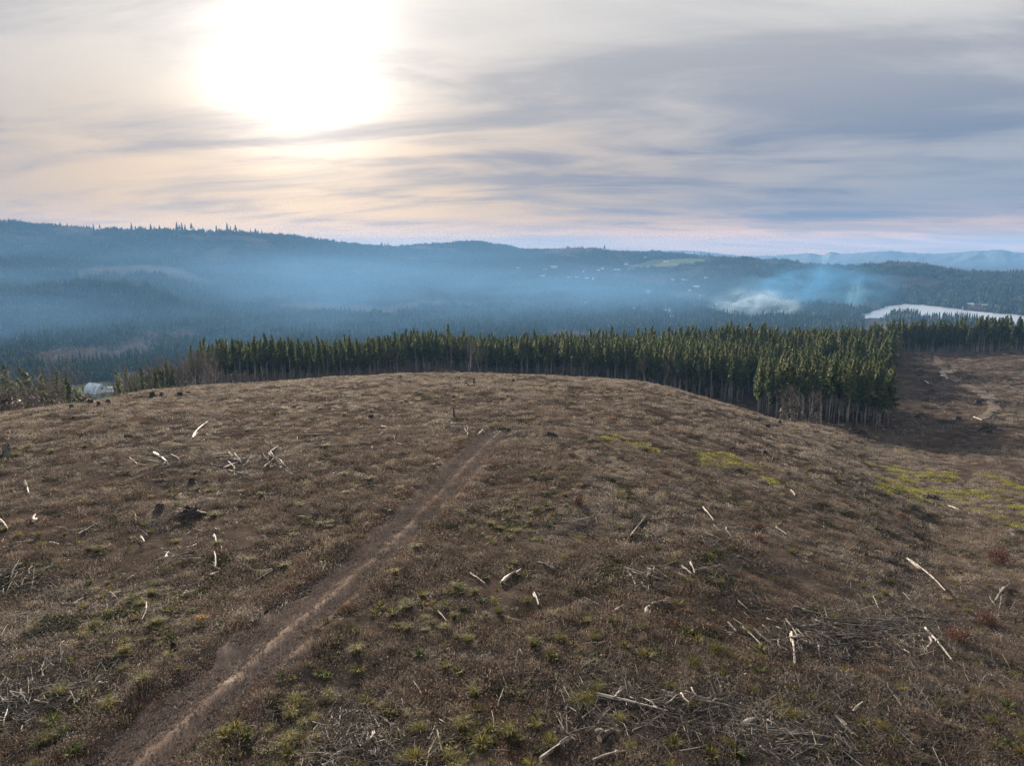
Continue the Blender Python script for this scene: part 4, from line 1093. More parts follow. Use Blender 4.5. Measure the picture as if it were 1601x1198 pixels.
for yy in (-Lb/2+.05, Lb/2-.05):
    mb = MB(); n0 = [( px, yy, pz-.25) for px, pz in prof[1:-1]] + [(Wb/2*.98, yy, Hb), (-Wb/2*.98, yy, Hb)]
    mb.v = [tuple(map(float, q)) for q in n0]; mb.f = [tuple(range(len(n0)))]
    obj('gable', mb.mesh('barn_gable', M['white_wall']), e)
for yy in (-Lb/2, Lb/2):
    mb = MB(); mb.box(-2.0, 2.0, yy-.1, yy+.1, 0, 3.4); obj('door', mb.mesh('barn_door', M['brown_wall']), e)
    mb = MB(); mb.box(-.8, .8, yy-.12, yy+.12, Hb+3.2, Hb+4.9); obj('loft_window', mb.mesh('barn_window', M['glass']), e)
for (u, v, w, d_, lab) in [(169, 607, 16, 7, 'low white-roofed shed right behind the barn'), (176, 614, 9, 6, 'small white-roofed lean-to shed right of the barn'), (195, 604, 8, 6, 'small pale shed among conifers right of the barn')]:
    x, y = polar(u, 770 if v < 610 else 738, 610); e = obj('shed', None, loc=(x, y, float(H(x, y))), rot=(0, 0, U(.2, .5)))
    tag(e, lab, 'shed')
    mb = MB(); walls(mb, w, d_, 3.4, 1.4); obj('wall', mb.mesh('shed_wall', M['tan_wall']), e)
    mb = MB(); gable(mb, w, d_, 3.5, 1.4, .4); obj('roof', mb.mesh('shed_roof', M['white_roof']), e)
    mb = MB(); mb.box(-1, 1, -d_/2-.08, -d_/2+.02, 0, 2.4); obj('door', mb.mesh('shed_door', M['brown_wall']), e)
# ------------------------------------------------------------------ small plants
def rnd_in(w):
    a = U(0, 6.283); r = w*math.sqrt(U(0, 1)); return Vector((math.cos(a)*r, math.sin(a)*r, 0))
def stems(w, n, h0, h1, wd, mat, lean=.35, leafy=2):
    mb = MB()
    for k in range(n):
        q = rnd_in(w); h = U(h0, h1)*(1-.45*(q.length/w)**2); dr = Vector((U(-lean, lean), U(-lean, lean), 1))
        e = q + dr*h; s_ = rv(1); s_.z = 0; s_ = s_.normalized()*wd
        mb.tri(q - s_, q + s_, e)
        for l in range(leafy):
            c = q.lerp(e, U(.35, 1)); a = rv(.5); b = rv(.5)
            mb.tri(c, c + a*.13 + Vector((0, 0, .02)), c + b*.10)
    return mb.mesh('stems', mat)
def fronds(n, L, w, mat, up=.75, droop=.5, seg=4, flat=.0):
    mb = MB()
    for k in range(n):
        a = U(0, 6.283); ln = L*U(.65, 1.1); u_ = up*U(.5, 1.25); dr = Vector((math.cos(a), math.sin(a), 0)); sd_ = Vector((-math.sin(a), math.cos(a), 0))
        prev = None; n0 = len(mb.v)
        for s in range(seg+1):
            f = s/seg; c = dr*(ln*f*.85 + .04) + Vector((0, 0, ln*(u_*f - droop*f*f) + .03)); ww = w*math.sin(min(1, f*1.25+.12)*math.pi*.93)*.5*(1-f*.25)
            mb.v += [tuple(c - sd_*ww + Vector((0, 0, .25*ww))), tuple(c), tuple(c + sd_*ww + Vector((0, 0, .25*ww)))]
            if s:
                b = n0 + s*3; mb.f += [(b-3, b-2, b+1, b), (b-2, b-1, b+2, b+1)]
    return mb.mesh('fronds', mat)
def blades(n, L, wd, mat, spread=.9, w=.08):
    mb = MB()
    for k in range(n):
        a = U(0, 6.283); q = rnd_in(w); ln = L*U(.5, 1.1); out = U(.1, spread); dr = Vector((math.cos(a), math.sin(a), 0)); sd_ = Vector((-math.sin(a), math.cos(a), 0))*wd
        m_ = q + dr*ln*out*.35 + Vector((0, 0, ln*.6)); e = q + dr*ln*out + Vector((0, 0, ln*U(.35, .85)))
        mb.tri(q - sd_, q + sd_, m_); mb.tri(m_ - sd_*.8, m_ + sd_*.8, e)
    return mb.mesh('blades', mat)
def leaves(w, h, n, sz, mat):
    mb = MB()
    for k in range(n):
        q = rnd_in(w); q.z = h*(1-(q.length/w)**2)*U(.2, 1.05)+.02; a = rv(sz); b = rv(sz); mb.tri(q, q+a, q+b)
    return mb.mesh('leaves', mat)
def shrub_mesh(w, h, n, mat, wd=.012):
    mb = MB()
    for k in range(n):
        a = U(0, 6.283); o_ = U(.1, 1); q = Vector((math.cos(a)*.15*w, math.sin(a)*.15*w, -.05)); e = Vector((math.cos(a)*w*o_, math.sin(a)*w*o_, h*U(.55, 1.05)*(1-.35*o_*o_)))
        s_ = rv(1).normalized()*wd; m_ = q.lerp(e, .5)+rv(.06); mb.tri(q-s_, q+s_, m_); mb.tri(m_-s_, m_+s_, e)
        for l in range(4):
            c = m_.lerp(e, U(0, 1)); mb.tri(c, c+rv(.16), c+rv(.05))
    return mb.mesh('shrub', mat)
def litter(w, n, L, wd, mat):
    mb = MB()
    for k in range(n):
        q = rnd_in(w); q.z = U(.01, .10); a = U(0, 6.283); ln = L*U(.3, 1.1); e = q+Vector((math.cos(a)*ln, math.sin(a)*ln, U(-.02, .14))); s_ = Vector((-math.sin(a), math.cos(a), 0))*wd*U(.5, 1.2)
        mb.quad(q-s_, q+s_, e+s_*.6, e-s_*.6); mb.tri(q-Vector((0, 0, wd)), e, q+Vector((0, 0, wd*1.3)))
    return mb.mesh('litter', mat)

R = random.Random(500)
WEEDS = [stems(.85, 110, .16, .42, .014, M['weed'], .6, 2), stems(.80, 90, .2, .55, .013, M['weed'], .45, 2), stems(.85, 110, .12, .34, .016, M['weed_grey'], .7, 2),
         stems(.75, 90, .15, .40, .014, M['weed_grey'], .8, 2), stems(.8, 100, .15, .40, .014, M['weed_red'], .6, 2), fronds(30, .5, .10, M['weed'], .4, .38, 3),
         fronds(26, .48, .10, M['weed_red'], .32, .3, 3), blades(110, .42, .010, M['straw'], 1.1, .3), leaves(.75, .26, 260, .075, M['low_leaf']),
         leaves(.9, .16, 260, .065, M['weed']), litter(.95, 90, .5, .012, M['twig']), leaves(.85, .10, 240, .06, M['weed_grey']), litter(.95, 70, .75, .014, M['greywood']), stems(.6, 60, .45, .95, .010, M['weed'], .18, 3)]
FERN = [fronds(64, .56, .055, M['fern'], 1.15, .72, 4), fronds(56, .52, .06, M['fern'], .95, .68, 4), fronds(70, .50, .055, M['fern_green'], 1.05, .7, 4), blades(190, .72, .013, M['fern'], 1.0, .22)]
ORANGE = [leaves(.62, .75, 420, .10, M['orange']), blades(190, .75, .012, M['orange'], 1.0, .3)]
REDSH = [shrub_mesh(.95, 1.45, 150, M['red_twig']), shrub_mesh(1.0, 1.2, 150, M['red_twig'])]
TAN = [blades(240, .9, .012, M['straw'], 1.0, .45)]

def field_pts(n, rlo, rhi, alo=-.86, ahi=.86):
    az = rng.uniform(alo, ahi, n); r = np.sqrt(rng.uniform(rlo**2, rhi**2, n)); return r*np.sin(az), r*np.cos(az), r
def in_field(x, y):
    u = u_of(x, y); r = np.hypot(x, y)
    lim = np.where(u < 335, 300, np.where(u < 1397, front_r(u)+8, 445))
    return (r < lim) & seen(x, y, H(x, y)+.6)
MOSS = [[(928, 684), (955, 682), (985, 690), (1012, 698), (1005, 704), (975, 702), (945, 697)], [(1062, 714), (1090, 708), (1130, 710), (1165, 716), (1175, 724), (1140, 732), (1090, 727)],
        [(1187, 748), (1210, 749), (1237, 757), (1225, 764), (1195, 758)],
        [(1335, 730), (1370, 726), (1405, 728), (1440, 734), (1480, 738), (1540, 742), (1601, 752), (1650, 765), (1650, 840), (1601, 828), (1560, 812), (1500, 800), (1440, 782), (1380, 770), (1350, 757), (1380, 748)]]
MOSSP = [np.array([un(u, v)[:2] for u, v in pl]) for pl in MOSS]
def in_moss(x, y):
    k = np.zeros(np.shape(x), bool)
    for pl in MOSSP: k |= inside(pl, x, y)
    return k
def bare_track(x, y):
    d_, sg, al = seg_dist(x, y, TRACK)
    s = d_*sg                                              # left of travel is positive
    rut = np.maximum(np.exp(-((s-.95)/.66)**4), .92*np.exp(-((s+1.2)/.5)**4))*np.clip(1.0+.9*fbm(np.asarray(x)/1.6, np.asarray(y)/1.6, 3), .3, 1)*np.clip(1.35-.0075*al, .35, 1)
    return rut
WX = []
for (n, rlo, rhi, s0, s1) in ((17000, 10, 48, .65, 1.15), (18000, 48, 90, .8, 1.3), (20000, 90, 185, 1.0, 1.6), (15000, 185, 450, 1.4, 2.2)):
    x, y, r = field_pts(n, rlo, rhi)
    k = in_field(x, y)
    k &= rng.random(n) > bare_track(x, y)*.95
    k &= rng.random(n) > np.where(in_moss(x, y), .35, 0)
    k &= rng.random(n) > .9*np.exp(-(seg_dist(x, y, ROAD2)[0]/2.6)**4)
    dn = fbm(x/5.5, y/5.5, 4)
    k &= rng.random(n) < np.clip(.82 + dn*1.5, .10, 1)
    x, y, r = x[k], y[k], r[k]; n = len(x)
    WX.append(np.stack([x, y, rng.uniform(s0, s1, n)*np.clip(.92+.5*fbm(x/6+30, y/6, 3), .5, 1.35)], -1))
W = np.concatenate(WX); n = len(W); x, y = W[:, 0], W[:, 1]; r = np.hypot(x, y)
u1 = fbm(x/9+11, y/9, 3)+.18*(rng.random(n)-.5); u2 = fbm(x/14, y/14+31, 3)+.5*(rng.random(n)-.5)
idx = np.where(u1 < -.28, rng.choice([2, 3, 11, 7, 10, 12], n, p=[.26, .18, .26, .08, .14, .08]), np.where(u1 < .15, rng.choice([0, 1, 5, 9, 2, 10, 11], n, p=[.24, .14, .14, .20, .08, .10, .10]), np.where(u2 > .1, rng.choice([4, 6, 0, 9, 10], n, p=[.18, .16, .26, .28, .12]), rng.choice([1, 0, 3, 8, 13, 9], n, p=[.22, .22, .14, .14, .12, .16]))))
dark = fbm(x/3.2+70, y/3.2, 3) + .25*fbm(x/20, y/20+3, 2); idx = np.where((dark > .26) & (rng.random(n) < .75), rng.choice([8, 8, 5], n), idx)
idx = np.where(rng.random(n) < .03, 7, idx)
idx = np.where((r > 70) & (rng.random(n) < np.clip((r-60)/100, 0, .72)), rng.choice([2, 3, 11, 7], n, p=[.34, .26, .26, .14]), idx)  # paler weeds farther off: grazing glow and a lift for the shaded clearing, as colour
# by the track: low rust-coloured litter on its right side
td, ts, _ = seg_dist(x, y, TRACK)
near = (td < 3.2) & (rng.random(n) < .45); idx = np.where(near, rng.choice([4, 6, 9, 11], n), idx)
sc = W[:, 2]*np.where(td < 1.5, .6, np.where(td < 2.4, .85, 1.0))
o = gn_scatter('dry_weeds', place(W[:, :2], -.03), WEEDS, idx, np.stack([rng.uniform(-.12, .12, n), rng.uniform(-.12, .12, n), rng.random(n)*6.28], -1), sc)
tag(o, 'dry brown weeds, bracken and litter covering the logged hillside', 'undergrowth', kind='stuff')
print('weeds', n)

# moss carpets
mossm = [leaves(.9, .10, 210, .09, M['moss']), leaves(.8, .14, 190, .08, M['moss']), leaves(.8, .16, 120, .1, M['fern_green'])]
names = ['small yellow-green moss patch beyond the end of the track', 'yellow-green moss patch with a white stick, middle of the slope', 'narrow moss streak below the middle moss patch', 'large yellow-green mossy hollow at the right edge']
for pl, lab, dens in zip(MOSSP, names, (1.5, 1.3, 1.4, .8)):
    x0, y0 = pl.min(0); x1, y1 = pl.max(0); ar = (x1-x0)*(y1-y0); n = int(min(ar*dens, 9000))
    x = rng.uniform(x0, x1, n); y = rng.uniform(y0, y1, n); w = 1.6
    k = inside(pl, x + w*fbm(x/4, y/4, 3)*2, y + w*fbm(x/4+7, y/4, 3)*2) & (fbm(x/3.2, y/3.2+5, 3) > .0)
    x, y = x[k], y[k]; n = len(x)
    o = gn_scatter('moss', place(np.stack([x, y], -1), .02), mossm, rng.choice([0, 1, 2], n, p=[.5, .38, .12]), np.stack([np.zeros(n), np.zeros(n), rng.random(n)*6.28], -1), rng.uniform(.7, 1.5, n))
    tag(o, lab, 'moss', kind='stuff')

# ferns: clusters seen in the photograph
clus = [(240, 960, 75, 40, 46), (200, 1010, 90, 40, 30), (790, 815, 70, 28, 52), (850, 800, 60, 25, 26), (720, 955, 80, 45, 30), (470, 1150, 45, 40, 20), (750, 1160, 60, 35, 22),
        (600, 850, 45, 22, 22), (540, 890, 60, 30, 14), (1160, 1030, 60, 40, 16), (1580, 1150, 30, 40, 8), (100, 1120, 60, 40, 14), (660, 1190, 90, 30, 12), (1120, 860, 60, 30, 16), (880, 740, 70, 20, 20), (1330, 1010, 150, 80, 16),
        (530, 830, 50, 25, 14), (640, 780, 50, 25, 14), (820, 870, 60, 30, 22), (1250, 1120, 100, 50, 10), (950, 1000, 90, 60, 14), (1010, 780, 60, 15, 12), (470, 800, 70, 30, 12), (360, 1150, 30, 20, 6), (620, 960, 40, 25, 10)]
fp = []
for (u, v, su, sv, k) in clus:
    for i in range(int(k*1.0)):
        fp.append((u + R.gauss(0, su*.55), min(1215, v + R.gauss(0, sv*.55))))
for i in range(420): fp.append((R.uniform(-20, 1620), R.uniform(640, 1215)**1.0))
fpos = []
for (u, v) in fp:
    q = un(u, v)
    if q is None or math.hypot(q[0], q[1]) > 150: continue
    if float(seg_dist(np.array([q[0]]), np.array([q[1]]), TRACK)[0][0]) < 2.3: continue
    fpos.append((math.hypot(q[0], q[1]), q, u))
fpos.sort(key=lambda q: q[0])
MARKS = [(312, 675, 'long curved bleached log'), (336, 870, 'two white log pieces left of the track'), (315, 970, 'bright orange-yellow shrub'), (271, 1015, 'old round stump by the track'), (105, 951, 'thick short grey log'),
         (25, 905, 'heap of grey branches at the left edge'), (32, 1105, 'fine branch heap at the lower left'), (115, 1095, 'grey forked stick'), (435, 1120, 'dark rounded stump right of the track'), (590, 1165, 'scatter of pale twigs by the track'),
         (550, 1050, 'pair of orange shrubs'), (667, 944, 'small orange shrub in the weeds'), (798, 907, 'stout pale curved log'), (854, 890, 'thick grey weathered log'), (902, 827, 'stack of pale logs'), (483, 810, 'grey log left of the track'),
         (870, 1180, 'thick grey trunk at the bottom edge'), (985, 1108, 'long straight white trunk'), (1012, 958, 'squat pale sawn block'), (1005, 903, 'crossed poles'), (1188, 835, 'upright dark red shrub'), (1170, 1136, 'thick white sawn log'),
         (1240, 1020, 'straight pale post-like log'), (1340, 980, 'long windrow'), (1466, 1013, 'slender bright pole'), (1448, 903, 'long crooked white branch'), (1323, 1143, 'white splintered log'), (1287, 850, 'orange-tan tussock'), (1562, 884, 'upper red-brown shrub'),
         (1250, 1165, 'branch heap at the bottom right of centre'), (1580, 1150, 'bottom right corner'), (740, 1160, 'bottom edge right of the pale twigs'), (838, 945, 'white splinter log'), (540, 946, 'orange shrub at the track edge')]
MK = [(un(u, v), t_) for u, v, t_ in MARKS]
near_rank = {}
for i, (r, q, u) in enumerate(fpos[:290]):
    k = min(range(len(MK)), key=lambda k: np.hypot(*(MK[k][0][:2]-q[:2])))
    near_rank.setdefault(k, []).append((float(np.hypot(*(MK[k][0][:2]-q[:2]))), i))
place_of = {}
for k, li in near_rank.items():
    for n_, (d_, i) in enumerate(sorted(li)): place_of[i] = (k, n_)
for i, (r, q, u) in enumerate(fpos[:290]):
    v_ = R.choices(range(4), [4, 3, 2, 3])[0]
    col = 'green' if v_ == 2 else 'olive yellow'; k, n_ = place_of[i]
    if n_ < 15: lab = '%s fern clump, %snearest to the %s' % (col, ORD[n_], MK[k][1])
    else: lab = '%s fern clump farther from the %s' % (col, MK[k][1])
    o = obj('fern', FERN[v_], loc=(q[0], q[1], q[2]+.02), rot=(U(-.1, .1), U(-.1, .1), U(0, 6.28)), scl=U(.45, 1.15))
    tag(o, lab, 'fern', 'ferns near the %s' % MK[k][1])
P3 = [q[1] for q in fpos[290:]]
x, y, r = field_pts(4600, 26, 200); k = in_field(x, y) & (fbm(x/10, y/10+70, 3) > .06) & (bare_track(x, y) < .3) & ~in_moss(x, y)
P3 = np.concatenate([np.array(P3).reshape(-1, 3), place(np.stack([x[k], y[k]], -1), .02)]); n = len(P3)
o = gn_scatter('fern_cover', P3, FERN, rng.integers(0, 4, n), np.stack([np.zeros(n), np.zeros(n), rng.random(n)*6.28], -1), rng.uniform(.4, 1.0, n))
tag(o, 'scattered small fern clumps all over the upper logged slope', 'ferns', kind='stuff')

SH = [  # u, v, width px, mesh, name, label
 (1562, 884, 44, REDSH[0], 'shrub', 'dark red-brown twiggy shrub at the right edge, upper one'),
 (1541, 978, 40, REDSH[1], 'shrub', 'red-brown twiggy shrub at the right, middle of three'),
 (1497, 1008, 48, REDSH[0], 'shrub', 'large red-brown twiggy shrub at the right, lowest of three'),
 (1188, 830, 24, REDSH[0], 'shrub', 'upright dark red shrub in the middle of the right slope'),
 (1188, 846, 20, REDSH[1], 'shrub', 'low dark red shrub just below the upright one'),
 (895, 716, 20, REDSH[1], 'shrub', 'dark red low shrub right of the track end'),
 (922, 722, 18, REDSH[1], 'shrub', 'second dark red low shrub right of the track end'),
 (1043, 742, 18, REDSH[1], 'shrub', 'dark red shrub left of the middle moss patch'),
 (905, 790, 28, REDSH[0], 'shrub', 'rusty shrub above the stack of pale logs'),
 (1410, 815, 26, REDSH[1], 'shrub', 'reddish shrub below the mossy hollow'),
 (1320, 790, 22, REDSH[1], 'shrub', 'reddish shrub above the tan tussocks'),
 (1287, 850, 30, TAN[0], 'tussock', 'orange-tan grass tussock on the right slope, left one'),
 (1328, 852, 24, TAN[0], 'tussock', 'orange-tan grass tussock on the right slope, right one'),
 (1366, 856, 18, TAN[0], 'tussock', 'small tan tussock right of the two larger ones'),
 (1410, 712, 40, TAN[0], 'tussock', 'wide pale tan tussock above the mossy hollow'),
 (1075, 752, 26, TAN[0], 'tussock', 'tan tussock below the middle moss patch'),
 (988, 705, 14, TAN[0], 'tussock', 'tan tussock at the foot of the small moss patch'),
 (315, 972, 36, ORANGE[0], 'shrub', 'bright orange-yellow leafy shrub left of the track'),
 (314, 1033, 16, ORANGE[0], 'shrub', 'small orange shrub at the left edge of the track'),
 (539, 948, 18, ORANGE[0], 'shrub', 'small orange shrub at the right edge of the track'),
 (667, 946, 14, ORANGE[0], 'shrub', 'small orange shrub among brown weeds right of the track'),
 (535, 1052, 20, ORANGE[0], 'shrub', 'orange shrub right of the track, left of a pair'),
 (565, 1050, 18, ORANGE[1], 'shrub', 'yellow-orange tuft right of the track, right of a pair'),
 (505, 985, 14, ORANGE[0], 'shrub', 'pale orange shrub just right of the track'),
]
for (u, v, w, me, nm, lab) in SH:
    q = un(u, v); dep = math.hypot(q[0], q[1])*.97; s = w*dep/FPX/1.7
    o = obj(nm, me, loc=(q[0], q[1], q[2]-.03), rot=(0, 0, U(0, 6.28)), scl=(s, s, s*(.8 if nm == 'shrub' else .7))); tag(o, lab, nm)
# ------------------------------------------------------------------ logs, stumps and slash
R = random.Random(900)
def log_mesh(bend, taper, knots, name, mat, sides=9, seg=9):
    """unit log along x, unit radius: bent, tapered, with branch stubs and an uneven surface"""
    mb = MB(); n0 = 0
    for i in range(seg+1):
        f = i/seg; cy = bend*math.sin(f*3.1416)*8; cz = .6*U(-1, 1)*abs(bend); rr = (1-taper*f)*U(.9, 1.08)
        for k in range(sides):
            a = 6.2832*k/sides; q = rr*U(.9, 1.08); mb.v.append((f, cy+math.cos(a)*q, cz+math.sin(a)*q))
    for i in range(seg):
        for k in range(sides):
            a = i*sides+k; b = i*sides+(k+1) % sides; mb.f.append((a, b, b+sides, a+sides))
    mb.f.append(tuple(reversed(range(sides)))); mb.f.append(tuple(seg*sides+k for k in range(sides)))
    for k in range(knots):
        f = U(.15, .9); a = U(0, 6.28); cy = bend*math.sin(f*3.1416)*8; d_ = Vector((0, math.cos(a), math.sin(a))); rr = 1-taper*f
        c = Vector((f, cy, 0)); t_ = .012
        mb.tube([c + d_*rr*.6, c + d_*rr*U(1.6, 3.2) + Vector((U(-.03, .03), 0, 0))], [.30, .16], 4)
    return mb.mesh(name, mat, True)
LOGM = {}
for key, mk in (('w', 'bleached'), ('g', 'greywood'), ('d', 'darkwood')):
    LOGM[key] = [log_mesh(.06, .4, 3, 'log', M[mk]), log_mesh(.14, .45, 2, 'log', M[mk]), log_mesh(-.10, .5, 3, 'log', M[mk]), log_mesh(.35, .6, 1, 'log', M[mk])]
disc = MB(); disc.v = [(0, 0, 0)] + [(0, math.cos(6.2832*k/14)*U(.95, 1.0), math.sin(6.2832*k/14)*U(.95, 1.0)) for k in range(14)]
disc.f = [(0, 1+k, 1+(k+1) % 14) for k in range(14)]; DISC = disc.mesh('cut_face', M['cutwood'])

def lay_log(u1, v1, u2, v2, wpx, key, label, shape=None, lift=.3, name='log', cut=False, group=None, rmin=0):
    a = un(u1, v1, rmin); b = un(u2, v2, rmin)
    L = float(np.linalg.norm(b-a)); dep = (a[1]+b[1])/2*math.cos(PITCH) + (ZC-a[2])*math.sin(PITCH)
    rad = max(.03, .78*wpx*dep/FPX/2)
    z1, z2 = a[2]+rad*.55+lift*.5, b[2]+rad*.55+lift*.5
    e = Vector((b[0]-a[0], b[1]-a[1], z2-z1))
    k = R.randrange(3) if shape is None else shape
    o = obj(name, LOGM[key][k], loc=(a[0], a[1], z1))
    o.rotation_mode = 'QUATERNION'; o.rotation_quaternion = e.to_track_quat('X', 'Z')
    o.scale = (L, rad, rad)
    tag(o, label, 'log' if name == 'log' else name, group)
    if cut:
        c = obj('cut_face', DISC, o, loc=(-.004, 0, 0)); c['label'] = 'pale sawn end'
    return o
